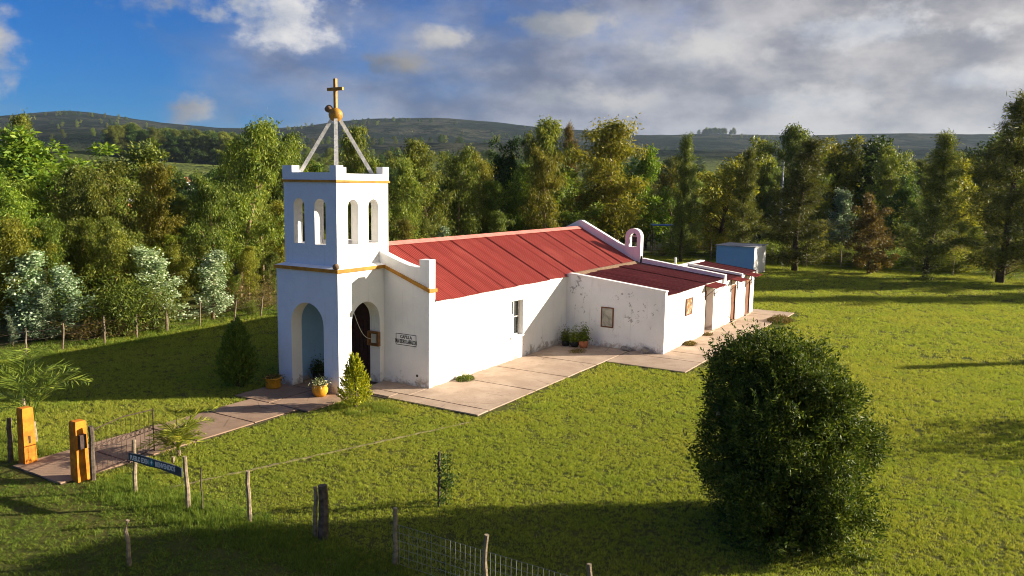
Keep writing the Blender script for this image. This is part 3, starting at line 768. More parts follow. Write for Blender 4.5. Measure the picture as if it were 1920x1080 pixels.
def paving(name, label, bed, slabs, mat, top):
    p = struct(obj(name, bed, M['gap']), label)
    for i, (x0, x1, y0, y1) in enumerate(slabs):
        g = 0.022
        s = obj('slab', slab_mesh(x1-x0-2*g, y1-y0-2*g, top, i+len(name)), mat, p, loc=((x0+x1)/2, (y0+y1)/2, 0))
        s.rotation_euler = (random.uniform(-.004, .004), random.uniform(-.003, .003), 0)
    return p
PATIO = [(0.62, 1.32, -5.45, -1.62), (1.32, 4.40, -5.45, -2.06), (4.40, 6.90, -5.45, -2.06), (6.90, 9.52, -5.45, -2.06),
         (9.52, 13.14, -5.45, -2.06), (10.35, 12.4, -9.0, -5.45), (12.4, 14.0, -9.0, -5.45)]
PATIO2 = [(14.0, 16.38, -9.0, -6.95), (16.38, 18.82, -9.0, -6.95), (18.82, 21.42, -9.0, -6.95), (21.42, 24.3, -9.0, -6.95), (24.3, 27.32, -9.0, -6.95), (27.32, 29.2, -9.2, -6.6)]
PATIO1 = [(1.32, 2.46, -2.06, -0.02), (0.75, 1.32, -1.62, 0.0)]
patio_slabs = PATIO + PATIO1 + PATIO2
bed = MB()
bed.box(0.64, 10.36, -5.43, -0.05, -0.1, 0.018).box(10.36, 29.1, -8.98, -2.0, -0.1, 0.017)
paving('patio', 'pale pinkish concrete patio along the chapel', bed, patio_slabs, M['concrete'], 0.055)
path_slabs = []
xs = [-9.95, -8.1, -6.0, -3.9, -2.1]
for i in range(4):
    path_slabs.append((xs[i], xs[i+1], -0.25+0.02*i, 2.02+0.03*i))
path_slabs += [(-2.1, -0.02, -0.62, 1.2), (-2.1, -0.02, 1.2, 2.95), (0.0, 2.45, 0.42, 2.6)]
bed = MB()
bed.box(-9.92, -2.1, -0.23, 2.0, -0.1, 0.016).box(-2.1, 2.45, -0.58, 2.9, -0.1, 0.015)
paving('path', 'brown weathered concrete path from gate to tower', bed, path_slabs, M['path'], 0.05)

# ------------------------------------------------------------------ chapel
chapel = thing('chapel', 'white country chapel with bell tower, red corrugated roof and low annex', 'chapel')
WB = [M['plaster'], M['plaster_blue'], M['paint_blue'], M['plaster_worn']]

# lower tower: hollow, open by arches to the front and both sides
tw = MB().box(0, 2.425, 0, 3.0, -0.2, 4.33)
cuts = [MB().box(0.50, 2.6, 0.48, 2.58, -0.5, 3.95),
        MB().prism(arch(0.70, 2.30, -0.5, 2.38), 'x', -0.3, 0.8),
        MB().prism(arch(0.66, 2.18, -0.5, 2.42), 'y', -0.3, 0.8)]
me = carve(tw, cuts, WB, 'tower_wall')
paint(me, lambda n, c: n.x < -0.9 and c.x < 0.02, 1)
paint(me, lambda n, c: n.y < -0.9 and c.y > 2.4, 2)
tower = link('tower_wall', me, chapel)
led = MB().prism([(-0.02, -0.02), (2.44, -0.02), (2.44, 3.02), (-0.02, 3.02)], 'z', 4.33, 4.345)
# ochre string course, four mitred lengths
def ring_course(x0, x1, y0, y1, z0, z1, proj, depth=0.06):
    mb = MB()
    mb.box(x0-proj, x0+depth, y0-proj, y1+proj, z0, z1)
    mb.box(x1-depth, x1+proj, y0-proj, y1+proj, z0, z1)
    mb.box(x0+depth, x1-depth, y0-proj, y0+depth, z0, z1)
    mb.box(x0+depth, x1-depth, y1-depth, y1+proj, z0, z1)
    return mb
obj('cornice', ring_course(0, 2.47, 0, 3.0, 4.33, 4.45, 0.07, 0.3), M['ochre'], chapel)
lg = MB()
lg._add([(-0.05, -0.05, 4.451), (2.5, -0.05, 4.451), (2.5, 3.05, 4.451), (-0.05, 3.05, 4.451),
         (0.2, 0.2, 4.53), (2.9, 0.2, 4.53), (2.9, 2.8, 4.53), (0.2, 2.8, 4.53)],
        [(0, 1, 5, 4), (1, 2, 6, 5), (2, 3, 7, 6), (3, 0, 4, 7), (4, 5, 6, 7), (3, 2, 1, 0)])
obj('ledge', lg, M['plaster'], chapel)

# upper tower with paired round-headed openings on all four sides
ut = MB().box(0.22, 2.95, 0.22, 2.78, 4.48, 7.44)
cuts = [MB().box(0.56, 2.61, 0.56, 2.44, 4.8, 7.2)]
for c in (2.03, 1.0):
    cuts.append(MB().prism(arch(c-0.265, c+0.265, 5.26, 6.60), 'x', -0.2, 3.4))
for c in (1.05, 2.12):
    cuts.append(MB().prism(arch(c-0.27, c+0.27, 5.25, 6.58), 'y', -0.2, 3.4))
me = carve(ut, cuts, WB, 'belfry_wall')
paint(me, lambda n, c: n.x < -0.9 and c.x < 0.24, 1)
link('belfry_wall', me, chapel)
obj('cornice', ring_course(0.22, 2.95, 0.22, 2.78, 7.44, 7.52, 0.055, 0.3), M['ochre'], chapel)
pp = MB()
pp.box(0.2, 0.42, 0.2, 2.8, 7.52, 7.78, 1).box(2.75, 2.97, 0.2, 2.8, 7.52, 7.78).box(0.42, 2.75, 0.2, 0.42, 7.52, 7.75).box(0.42, 2.75, 2.58, 2.8, 7.52, 7.75)
me = pp.mesh('parapet', WB)
paint(me, lambda n, c: True, 0)
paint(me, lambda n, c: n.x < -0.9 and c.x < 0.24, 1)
link('parapet', me, chapel)
obj('tower_roof', MB().box(0.42, 2.75, 0.42, 2.58, 7.50, 7.60), M['grey_roof'], chapel)
for (x0, x1, y0, y1) in ((0.197, 0.55, 0.197, 0.50), (0.197, 0.55, 2.32, 2.803), (2.63, 2.973, 0.197, 0.50), (2.63, 2.973, 2.32, 2.803)):
    me = MB().box(x0, x1, y0, y1, 7.60, 8.02).mesh('merlon', WB)
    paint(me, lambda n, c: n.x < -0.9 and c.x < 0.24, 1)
    link('merlon', me, chapel)
# four raking struts carrying ball and cross
cx, cy = 1.585, 1.5
for sx in (-1, 1):
    for sy in (-1, 1):
        a = Vector((cx+sx*1.02, cy+sy*0.95, 7.58)); b = Vector((cx+sx*0.10, cy+sy*0.09, 9.72))
        obj('strut', MB().tube([a, b], [0.095, 0.085], 4), M['grey_beam'], chapel)
sph = MB().lathe([(0.255*math.sin(PI*i/12), 9.86-0.255*math.cos(PI*i/12)) for i in range(1, 12)], 24, (cx, cy, 0))
ball = obj('ball', sph, M['gold'], chapel, smooth=True)
crs = obj('cross', MB().box(cx-0.05, cx+0.05, cy-0.055, cy+0.055, 10.05, 11.14).box(cx-0.048, cx+0.048, cy-0.37, cy-0.055, 10.72, 10.83).box(cx-0.048, cx+0.048, cy+0.055, cy+0.37, 10.72, 10.83), M['gold'], chapel)

# gable front with its stepped, ochre-capped parapet
X0, X1 = 2.43, 2.80
def fz(y):                                   # concave parapet line
    t = max(0.0, min(1.0, (0.24-y)/1.90))
    return 4.95 - 0.54*(1-(1-t)**1.35)
left = [(0.24-1.90*i/8, fz(0.24-1.90*i/8)) for i in range(9)]
prof = [(-2.094, -0.2), (-2.094, 4.74), (-1.66, 4.74)] + left[::-1]
mir = [(3.0-y, z) for (y, z) in prof[::-1]]
front = MB().prism(prof + mir, 'x', X0, X1)
me = carve(front, [MB().prism(arch(0.62, 2.38, -0.5, 2.25, 0.8), 'x', X0-0.2, X0+0.16)], WB, 'gable_front')
paint(me, lambda n, c: n.x < -0.9 and c.x < X0+0.01 and 0.45 < c.y < 2.6 and c.z < 4, 0)
link('gable_front', me, chapel)
for s in (0, 1):
    pr = [(-0.03, 4.34), (-0.03, 4.45), (-2.17, 3.70), (-2.17, 3.56)]
    if s: pr = [(3-y, z) for y, z in pr]
    obj('cornice', MB().prism(pr, 'x', X0-0.07, X0+0.02), M['ochre'], chapel)
    y0, y1 = (-2.17, -2.0) if s == 0 else (5.0, 5.17)
    obj('cornice', MB().box(X0+0.02, X1+0.03, y0, y1, 3.565, 3.69), M['ochre'], chapel)
# main door, two leaves of vertical boards
dr = obj('door', MB().prism(arch(0.64, 2.36, 0.02, 2.25, 0.78), 'x', X0+0.10, X0+0.17), M['door'], chapel)
for i in range(9):
    y = 0.72 + i*0.195
    obj('board', MB().box(X0+0.075, X0+0.099, y, y+0.17, 0.06, 2.25), M['door'], dr)
# name board painted on the front
pl = obj('plaque', MB().box(X0-0.012, X0+0.01, -1.52, -0.57, 1.52, 1.95), M['plaster'], chapel)
fr = MB()
fr.box(X0-0.018, X0-0.013, -1.52, -0.57, 1.93, 1.95).box(X0-0.018, X0-0.013, -1.52, -0.57, 1.52, 1.54)
fr.box(X0-0.018, X0-0.013, -1.52, -1.50, 1.54, 1.93).box(X0-0.018, X0-0.013, -0.59, -0.57, 1.54, 1.93)
obj('border', fr, M['black'], pl)
for body, sz, sx, z in (('CAPILLA', 0.17, 0.85, 1.83), ('SAN ISIDRO LABRADOR', 0.215, 0.44, 1.655)):
    me = text_mesh(body, sz, 0.003, sx); me.materials.append(M['black'])
    link('lettering', me, pl, (X0-0.016, -1.045, z), FACE_MINUS_X)
obj('drain_hole', MB().tube([(X0-0.004, -1.55, 0.45), (X0+0.03, -1.55, 0.45)], 0.05, 12), M['black'], chapel)

# nave
nave = MB().prism([(-2.09, -0.2), (5.09, -0.2), (5.09, 3.2), (1.5, 5.0), (-2.09, 3.2)], 'x', 2.79, 21.52)
cuts = [MB().box(8.13, 9.10, -2.5, -1.80, 1.04, 2.57), MB().box(8.13, 9.10, 4.8, 5.5, 1.04, 2.57)]
link('nave_wall', carve(nave, cuts, [M['plaster']], 'nave_wall'), chapel)
win = obj('window', MB().box(8.14, 9.09, -1.85, -1.81, 1.05, 2.56), M['glass'], chapel)
wf = MB()
wf.box(8.131, 8.19, -1.90, -1.84, 1.041, 2.569).box(9.04, 9.099, -1.90, -1.84, 1.041, 2.569).box(8.19, 9.04, -1.90, -1.84, 2.51, 2.569).box(8.19, 9.04, -1.90, -1.84, 1.041, 1.10)
wf.box(8.585, 8.645, -1.90, -1.84, 1.10, 2.51)
obj('frame', wf, M['grey_beam'], win)
obj('mullion', MB().box(8.19, 8.585, -1.895, -1.845, 1.82, 1.86).box(8.645, 9.04, -1.895, -1.845, 1.82, 1.86), M['grey_beam'], win)
obj('sill', MB().box(8.08, 9.15, -2.15, -1.80, 0.975, 1.038), M['plaster'], win)
# louvred leaf folded across the lower half of the opening
obj('shutter', MB().box(8.20, 8.58, -1.94, -1.905, 1.10, 1.98), M['grey_beam'], win)

# corrugated sheets, laid one by one
def sheet(w, l, period=0.13, amp=0.014):
    n = max(4, int(w/period)*4)
    mb = MB()
    for i in range(n+1):
        x = w*i/n
        z = amp*math.sin(2*PI*x/period)
        mb.v.append((x, 0, z)); mb.v.append((x, -l, z))
    for i in range(n):
        mb.f.append((2*i, 2*i+1, 2*i+3, 2*i+2))
    o = len(mb.v)
    for i in range(n+1):
        x, _, z = mb.v[2*i]
        mb.v.append((x, 0, z-0.006)); mb.v.append((x, -l, z-0.006))
    for i in range(n):
        mb.f.append((o+2*i, o+2*i+2, o+2*i+3, o+2*i+1))
    for i in range(n):
        mb.f.append((2*i+1, o+2*i+1, o+2*i+3, 2*i+3))
    mb.f.append((0, o, o+1, 1)); mb.f.append((2*n, 2*n+1, o+2*n+1, o+2*n))
    mb.mi = [0]*len(mb.f)
    return mb.mesh('roof_sheet', M['roof'], smooth=False)
def sheets(me, w, x_from, x_to, y, z, slope, flip=False, mat=None):
    x = x_from; i = 0
    while x < x_to - 0.05:
        o = link('roof_sheet', me, chapel)
        ang = math.atan(slope)
        s = min(1.0, (x_to-x)/w)
        lap = 0.006 + 0.022*((i*7) % 3 == 0) + random.uniform(0, 0.01)
        if not flip:
            o.location = (x, y, z + lap); o.rotation_euler = (ang, 0.016*(1 if i % 2 else 0.4), random.uniform(-.002, .002))
        else:
            o.location = (x + w*s, y, z + lap); o.rotation_euler = (ang, 0, PI)
        o.scale = (s*1.03, 1, 1)
        if mat:
            o.material_slots[0].link = 'OBJECT'; o.material_slots[0].material = mat
        x += w; i += 1
SL = 0.504
me_s = sheet(0.94, 4.12)
sheets(me_s, 0.94, 2.81, 21.50, 1.5, 5.055, SL)
sheets(me_s, 0.94, 2.81, 21.50, 1.5, 5.055, SL, True)
rc = MB()
for i in range(8):
    x = 2.82 + i*2.335
    rc.prism([(1.24, 4.985), (1.26, 4.995), (1.5, 5.125), (1.74, 4.995), (1.76, 4.985), (1.5, 5.10)], 'x', x, x+2.35 - (0.02 if i == 7 else 0))
obj('ridge_cap', rc, M['ridge'], chapel)

# rear gable parapet, with the small bell arch standing on its near shoulder
def gable_rear():
    top = [(-2.43, 3.56), (-2.43, 3.2)]
    outer = [(-2.30, 3.58), (1.40, 5.45), (1.60, 5.45), (5.30, 3.58)]
    return MB().prism([(-2.30, -0.2)] + outer + [(5.30, -0.2)], 'x', 21.53, 21.86)
obj('gable_rear', gable_rear(), M['plaster'], chapel)
ba = MB().prism([(-2.30, 3.2), (-1.37, 3.2)] + [(-1.835 + 0.465*math.cos(PI*i/16), 4.66 + 0.45*math.sin(PI*i/16)) for i in range(17)], 'x', 21.50, 21.89)
me = carve(ba, [MB().prism(arch(-2.07, -1.60, 4.08, 4.60, 0.25), 'x', 21, 22.5)], [M['plaster']], 'bell_arch')
link('bell_arch', me, chapel)
bell = obj('bell', MB().lathe([(0.02, 0.30), (0.07, 0.28), (0.10, 0.16), (0.12, 0.06), (0.17, 0.0), (0.15, -0.01)], 16, (21.70, -1.835, 4.34)), M['iron'], chapel, smooth=True)
obj('headstock', MB().box(21.66, 21.74, -2.09, -1.58, 4.64, 4.70), M['grey_beam'], bell)

# annex, first range (roof pitched to the near side) and second range beyond it
def az(y):                                                          # roof line of the first annex
    return 3.19 + (y+2.09)*0.112
an = MB().prism([(-6.99, -0.2), (-2.08, -0.2), (-2.08, az(-2.08)-0.03), (-6.99, az(-6.99)-0.03)], 'x', 13.36, 21.9)
cuts = [MB().box(18.80, 20.12, -7.5, -6.50, -0.5, 2.30)]
link('annex_wall', carve(an, cuts, [M['plaster']], 'annex_wall'), chapel)
obj('annex_front', MB().prism([(-6.993, -0.2), (-2.07, -0.2), (-2.07, 3.31), (-2.5, 3.29), (-6.993, 2.83)], 'x', 13.11, 13.36), M['plaster_worn'], chapel)
obj('coping', MB().prism([(-7.03, 2.832), (-7.03, 2.885), (-2.5, 3.345), (-2.2, 3.36), (-2.2, 3.315), (-2.5, 3.295)], 'x', 13.075, 13.40), M['plaster'], chapel)
me_a = sheet(0.90, 4.93)
sheets(me_a, 0.90, 13.37, 21.56, -2.16, 3.20, 0.112, mat=M['roof_annex'])
obj('flashing', MB().prism([(-2.30, 3.19), (-2.12, 3.30), (-2.05, 3.31), (-2.05, 3.26), (-2.28, 3.17)], 'x', 13.37, 21.5), M['mud'], chapel)
obj('coping', MB().prism([(-7.10, 2.44), (-7.10, 2.86), (-2.38, 3.47), (-2.38, 3.1)], 'x', 21.56, 21.92), M['plaster'], chapel)
a2 = MB().prism([(-6.985, -0.2), (-3.9, -0.2), (-3.9, 2.82), (-6.985, 2.46)], 'x', 21.9, 28.0)
cuts = [MB().box(23.33, 24.15, -7.5, -6.86, -0.5, 2.12), MB().box(26.22, 27.12, -7.5, -6.86, -0.5, 2.12)]
link('annex_wall', carve(a2, cuts, [M['plaster']], 'annex_wall'), chapel)
me_b = sheet(0.90, 3.2)
sheets(me_b, 0.90, 21.94, 25.0, -3.9, 2.84, 0.116, mat=M['roof_annex'])
sheets(me_b, 0.90, 25.26, 28.1, -3.9, 2.90, 0.116, mat=M['roof_annex'])
obj('coping', MB().prism([(-7.06, 2.40), (-7.06, 2.62), (-3.85, 3.02), (-3.85, 2.7)], 'x', 25.0, 25.25), M['plaster'], chapel)
obj('back_wall', MB().box(21.93, 28.0, -3.9, -3.6, -0.2, 2.99), M['plaster'], chapel)
obj('vent_pipe', MB().tube([(24.2, -3.4, 2.4), (24.2, -3.4, 3.38)], 0.06, 10), M['plaster'], chapel)
# doors of the annex
def plank_door(x0, x1, y, z1, mat):
    d = obj('door', MB().box(x0+0.07, x1-0.07, y, y+0.05, 0.06, z1-0.06), mat, chapel)
    f = MB().box(x0+0.003, x0+0.07, y-0.06, y+0.04, 0.05, z1-0.003).box(x1-0.07, x1-0.003, y-0.06, y+0.04, 0.05, z1-0.003).box(x0+0.07, x1-0.07, y-0.06, y+0.04, z1-0.07, z1-0.003)
    obj('frame', f, M['wood'], d)
    obj('handle', MB().tube([(x1-0.14, y-0.05, 1.05), (x1-0.14, y-0.05, 1.15)], 0.015, 6), M['iron'], d)
    obj('threshold', MB().box(x0-0.05, x1+0.05, -7.10, y, 0.02, 0.12), M['concrete'], d)
plank_door(18.80, 20.12, -6.56, 2.30, M['door2'])
plank_door(23.33, 24.15, -6.95, 2.12, M['door2'])
plank_door(26.22, 27.12, -6.95, 2.12, M['door2'])
# red sheet awnings on iron brackets
def awning(x0, x1, z, drop=0.10, out=0.62):
    n = int((x1-x0)/0.13)*4
    mb = MB()
    for i in range(n+1):
        x = x0+(x1-x0)*i/n; dz = 0.012*math.sin(2*PI*x/0.13)
        mb.v += [(x, -6.995, z+dz), (x, -6.995-out, z-drop+dz), (x, -6.995, z+dz-0.008), (x, -6.995-out, z-drop+dz-0.008)]
    for i in range(n):
        a, b = 4*i, 4*i+4
        mb.f += [(a, a+1, b+1, b), (a+2, b+2, b+3, a+3), (a+1, a+3, b+3, b+1)]
    mb.mi = [0]*len(mb.f)
    aw = obj('awning', mb, M['roof'], chapel)
    for x in (x0+0.12, x1-0.12):
        b = MB().tube([(x, -7.01, z-0.75), (x, -7.01, z-0.03)], 0.022, 4).tube([(x, -7.0, z-0.05), (x, -6.99-out, z-drop-0.03)], 0.02, 4).tube([(x, -7.01, z-0.62), (x, -6.99-out*0.8, z-drop-0.05)], 0.018, 4)
        obj('bracket', b, M['iron'], aw)
awning(18.55, 20.35, 2.60)
awning(23.0, 24.5, 2.50)
awning(25.95, 27.4, 2.50)

# bell rope looped from the arch head
pts = []
for i in range(13):
    t = i/12
    pts.append((1.0+0.95*t, 0.25+0.0*t, 2.95 - 1.25*t + 0.0 - 0.55*math.sin(PI*t)*0.55))
obj('bell_rope', MB().tube(pts, 0.012, 5), M['rope'], chapel)

# ---- things fixed to or standing by the chapel
nb = thing('notice_case', 'small glazed wooden notice case fixed in the side arch of the tower', 'notice case', (2.10, 0.22, 1.42))
obj('case', MB().box(-0.05, 0.075, -0.25, 0.30, 0, 0.06).box(-0.05, 0.075, -0.25, 0.30, 0.48, 0.54).box(-0.05, 0.075, -0.25, -0.19, 0.06, 0.48).box(-0.05, 0.075, 0.24, 0.30, 0.06, 0.48).box(0.03, 0.074, -0.19, 0.24, 0.06, 0.48), M['wood'], nb)
obj('sheet_of_paper', MB().box(0.012, 0.028, -0.10, 0.15, 0.10, 0.44), M['paper'], nb)

def framed(name, label, cat, loc, w, h, face, art):
    t = thing(name, label, cat, loc)
    th = 0.045
    if face == 'x':
        fr = MB().box(-th, 0, -w/2, w/2, 0, 0.05).box(-th, 0, -w/2, w/2, h-0.05, h).box(-th, 0, -w/2, -w/2+0.05, 0.05, h-0.05).box(-th, 0, w/2-0.05, w/2, 0.05, h-0.05)
        pn = MB().box(-0.022, -0.004, -w/2+0.05, w/2-0.05, 0.05, h-0.05)
    else:
        fr = MB().box(-w/2, w/2, -th, 0, 0, 0.05).box(-w/2, w/2, -th, 0, h-0.05, h).box(-w/2, -w/2+0.05, -th, 0, 0.05, h-0.05).box(w/2-0.05, w/2, -th, 0, 0.05, h-0.05)
        pn = MB().box(-w/2+0.05, w/2-0.05, -0.022, -0.004, 0.05, h-0.05)
    obj('frame', fr, M['door2'], t)
    obj('panel', pn, art, t)
def art_mat(name, cols, scale):
    mt, k, b, out = new_mat(name)
    co = obj_co(k)
    n = k.noise(co, scale, 4, 0.6, 0.5)
    ramp = k.n('ShaderNodeValToRGB')
    e = ramp.color_ramp.elements
    while len(e) < len(cols): e.new(0.5)
    for i, c in enumerate(cols):
        e[i].position = 0.30 + 0.40*i/(len(cols)-1); e[i].color = (*c, 1)
    k.set(ramp.inputs[0], n)
    k.set(b.inputs['Base Color'], ramp.outputs[0]); b.inputs['Roughness'].default_value = 0.3
    return mt
framed('notice_board', 'dark framed notice board on the peeling shaded annex wall', 'notice board', (13.105, -4.23, 0.98), 0.62, 0.94, 'x', art_mat('faded_print', [(0.16, 0.15, 0.12), (0.33, 0.31, 0.25), (0.42, 0.40, 0.34)], 3.0))
framed('framed_picture', 'framed coloured picture on the sunlit annex wall', 'picture', (16.26, -6.995, 1.42), 0.90, 0.80, 'y', art_mat('picture_print', [(0.62, 0.58, 0.52), (0.50, 0.45, 0.40), (0.42, 0.20, 0.06), (0.10, 0.08, 0.07), (0.55, 0.50, 0.44)], 5.0))
def nest(label, c, r, seed):
    o = obj('mud_nest', MB().blob((0, 0, r*0.75), r, seed, 0.95, 0.18), M['mud'], smooth=True, loc=c)
    tag(o, label, 'bird nest', 'mud nests on the tower')
nest('round mud bird nest perched beside the gold ball under the cross', (cx-0.14, cy+0.20, 9.96), 0.15, 3)
nest('round mud bird nest on the ochre ledge at the tower corner', (-0.0, 0.06, 4.45), 0.125, 5)

# ---- little outbuilding
shed = thing('shed', 'small flat roofed shed, blue wall and white wall, at the far lawn edge', 'shed', (48.6, -1.6, 0))
me = MB().box(0, 3.9, 0, 3.3, -0.1, 2.40).mesh('wall', [M['plaster_worn'], M['shed_blue']])
paint(me, lambda n, c: n.x < -0.9, 1)
link('wall', me, shed)
obj('roof_slab', MB().box(-0.1, 4.0, -0.1, 3.4, 2.402, 2.47), M['grey_roof'], shed)

# ------------------------------------------------------------------ foliage
def unit(a):
    return a/np.maximum(np.linalg.norm(a, axis=1, keepdims=True), 1e-9)

def leaf_mesh(name, C, A, L, W, mat, rnd=None, up=None, fold=0.0):
    """many pointed leaves: C base points, A directions, L lengths, W widths"""
    n = len(C)
    A = unit(A)
    ref = RNG.normal(size=(n, 3)) if up is None else up + RNG.normal(size=(n, 3))*0.35
    S = unit(np.cross(A, ref))
    Nn = np.cross(S, A)
    L = np.asarray(L).reshape(-1, 1)*np.ones((n, 1)); W = np.asarray(W).reshape(-1, 1)*np.ones((n, 1))
    mid = C + A*L*0.45 - Nn*L*fold
    V = np.stack([C, mid + S*W*0.5, C + A*L, mid - S*W*0.5], 1).reshape(-1, 3)
    me = bpy.data.meshes.new(name)
    me.vertices.add(4*n); me.loops.add(4*n); me.polygons.add(n)
    me.vertices.foreach_set('co', V.astype(np.float32).ravel())
    me.loops.foreach_set('vertex_index', np.arange(4*n, dtype=np.int32))
    me.polygons.foreach_set('loop_start', np.arange(0, 4*n, 4, dtype=np.int32))
    me.materials.append(mat)
    at = me.attributes.new('rnd', 'FLOAT', 'FACE')
    at.data.foreach_set('value', (RNG.random(n) if rnd is None else rnd).astype(np.float32))
    me.update(); me.validate()
    return me

def wander(p0, d, L, n, jit, bend=(0, 0, 0)):
    pts = [np.array(p0, float)]
    d = np.array(d, float); d /= np.linalg.norm(d)
    for i in range(n):
        d = d + RNG.normal(size=3)*jit + np.array(bend)
        d /= np.linalg.norm(d)
        pts.append(pts[-1] + d*L/n)
    return pts

def clusters(cen, rad, per, sq=0.75, shell=0.0):
    cen = np.repeat(np.array(cen), per, axis=0); rad = np.repeat(np.array(rad), per)[:, None]
    g = RNG.normal(size=cen.shape)
    if shell:
        g = unit(g)*(1-shell + shell*RNG.random((len(g), 1)))*1.25
    g[:, 2] *= sq
    return cen + g*rad*0.62, g

def make_tree(kind, seed):
    """returns trunk mesh, crown mesh, nominal height"""
    global RNG
    RNG = np.random.default_rng(seed)
    tm = MB()
    cen = []; rad = []
    if kind in 'e':
        H = 10.0
        tr = wander((0, 0, -0.1), (RNG.normal()*.05, RNG.normal()*.05, 1), H*0.93, 9, 0.055, (0, 0, .03))
        tm.tube(tr, [0.15*(1-i/10)+0.015 for i in range(10)], 6)
        nb = 24 + int(RNG.integers(0, 5))
        for i in range(nb):
            t = 0.16 + 0.80*(i+RNG.random()*0.8)/nb
            f = t*9; j = min(8, int(f)); p = tr[j] + (tr[j+1]-tr[j])*(f-j)
            a = i*2.4 + RNG.random()*1.2
            L = H*0.20*(0.35 + 0.85*math.sin(PI*min(1, (t+0.02)/1.02)**1.15))*(0.7+0.55*RNG.random())
            e = R(30+30*RNG.random() + 20*t)
            br = wander(p, (math.cos(a)*math.cos(e), math.sin(a)*math.cos(e), math.sin(e)), L, 4, 0.16, (0, 0, .02))
            tm.tube(br, [0.045*(1.15-t), 0.035*(1.15-t), 0.022, 0.014, 0.008], 4, cap=False)
            for q in (2, 3, 4):
                c = br[q] + RNG.normal(size=3)*0.28
                cen.append(c); rad.append((0.30+0.32*RNG.random())*(1.1-0.3*t))
        for q in range(3):
            cen.append(tr[-1] + np.array([RNG.normal()*.2, RNG.normal()*.2, -0.1+0.3*q])); rad.append(0.36)
        C, g = clusters(cen, rad, 175, 0.95)
        n = len(C)
        A = RNG.normal(size=(n, 3))*0.55 + np.array([0, 0, -0.75])
        cr = leaf_mesh('crown', C, A, 0.17+0.15*RNG.random(n), 0.05+0.04*RNG.random(n), M['olive'])
    elif kind == 'r':
        H = 10.0
        tr = wander((0, 0, -0.1), (RNG.normal()*.1, RNG.normal()*.1, 1), H*0.62, 6, 0.10)
        tm.tube(tr, [0.24*(1-i/7)+0.03 for i in range(7)], 7)
        nb = 30
        for i in range(nb):
            t = 0.12 + 0.86*(i+RNG.random())/nb
            f = t*6*0.98; j = min(5, int(f)); p = tr[j] + (tr[j+1]-tr[j])*(f-j)
            a = i*2.4 + RNG.random()
            e = R(5 + 75*t*t + 20*RNG.random())
            L = H*(0.27 + 0.10*t)*(0.75+0.4*RNG.random())
            br = wander(p, (math.cos(a)*math.cos(e), math.sin(a)*math.cos(e), math.sin(e)), L, 4, 0.18, (0, 0, .05))
            tm.tube(br, [0.07, 0.05, 0.035, 0.02, 0.01], 4, cap=False)
            for q in (2, 3, 4):
                cen.append(br[q] + RNG.normal(size=3)*0.25); rad.append(0.6+0.4*RNG.random())
        C, g = clusters(cen, rad, 135, 0.7, 0.55)
        n = len(C)
        A = g*0.8 + RNG.normal(size=(n, 3))*0.6
        cr = leaf_mesh('crown', C, A, 0.19+0.15*RNG.random(n), 0.10+0.06*RNG.random(n), M['green'])
    elif kind == 'c':
        H = 12.0
        tr = wander((0, 0, -0.1), (0, 0, 1), H*0.97, 10, 0.03, (0, 0, .05))
        tm.tube(tr, [0.20*(1-i/11)+0.015 for i in range(11)], 7)
        nb = 84
        pos = []; dr = []
        for i in range(nb):
            t = 0.035 + 0.95*(i+RNG.random()*0.9)/nb
            f = t*10; j = min(9, int(f)); p = tr[j] + (tr[j+1]-tr[j])*(f-j)
            a = i*2.4 + RNG.random()*1.5
            e = R(8 + 34*RNG.random() + 38*t)
            L = (2.7*(1-t)**0.62 + 0.35)*(0.45+0.75*RNG.random())
            br = wander(p, (math.cos(a)*math.cos(e), math.sin(a)*math.cos(e), math.sin(e)), L, 5, 0.14, (0, 0, -.02))
            tm.tube(br, [0.035*(1.2-t), 0.028*(1.2-t), 0.02, 0.015, 0.010, 0.006], 3, cap=False)
            m_ = int(330*(0.3+0.7*L/2.6))
            for _ in range(m_):
                s = 0.7 + 4.3*RNG.random()**0.75; jj = min(4, int(s))
                q = br[jj] + (br[jj+1]-br[jj])*(s-jj)
                pos.append(q + RNG.normal(size=3)*np.array([.19, .19, .16])); d_ = br[jj+1]-br[jj]
                dr.append(d_/np.linalg.norm(d_))
        C = np.array(pos); D = np.array(dr); n = len(C)
        C[:, 2] = np.maximum(C[:, 2], 0.12)
        A = D*0.55 + RNG.normal(size=(n, 3))*0.5 + np.array([0, 0, -0.45])*(RNG.random((n, 1)) < 0.75)
        cr = leaf_mesh('crown', C, A, 0.22+0.26*RNG.random(n), 0.028+0.03*RNG.random(n), M['casuarina'])
    elif kind == 's':
        H = 5.0
        tr = wander((0, 0, -0.1), (RNG.normal()*.08, RNG.normal()*.08, 1), H*0.9, 7, 0.07)
        tm.tube(tr, [0.07*(1-i/8)+0.008 for i in range(8)], 5)
        pos = []
        for i in range(34):
            t = 0.06 + 0.92*(i+RNG.random())/34
            f = t*7; j = min(6, int(f)); p = tr[j] + (tr[j+1]-tr[j])*(f-j)
            a = i*2.4 + RNG.random()
            e = R(25 + 30*RNG.random() + 20*t)
            L = 1.35*(1.05-t)**0.6*(0.6+0.6*RNG.random())
            br = wander(p, (math.cos(a)*math.cos(e), math.sin(a)*math.cos(e), math.sin(e)), L, 4, 0.15)
            tm.tube(br, [0.022, 0.017, 0.012, 0.008, 0.005], 3, cap=False)
            for _ in range(170):
                s = 0.6 + 3.4*RNG.random(); jj = min(3, int(s))
                pos.append(br[jj] + (br[jj+1]-br[jj])*(s-jj) + RNG.normal(size=3)*0.12)
        C = np.array(pos); n = len(C)
        cr = leaf_mesh('crown', C, RNG.normal(size=(n, 3)), 0.075+0.06*RNG.random(n), 0.065+0.05*RNG.random(n), M['silver'])
    elif kind == 'b':
        H = 2.5
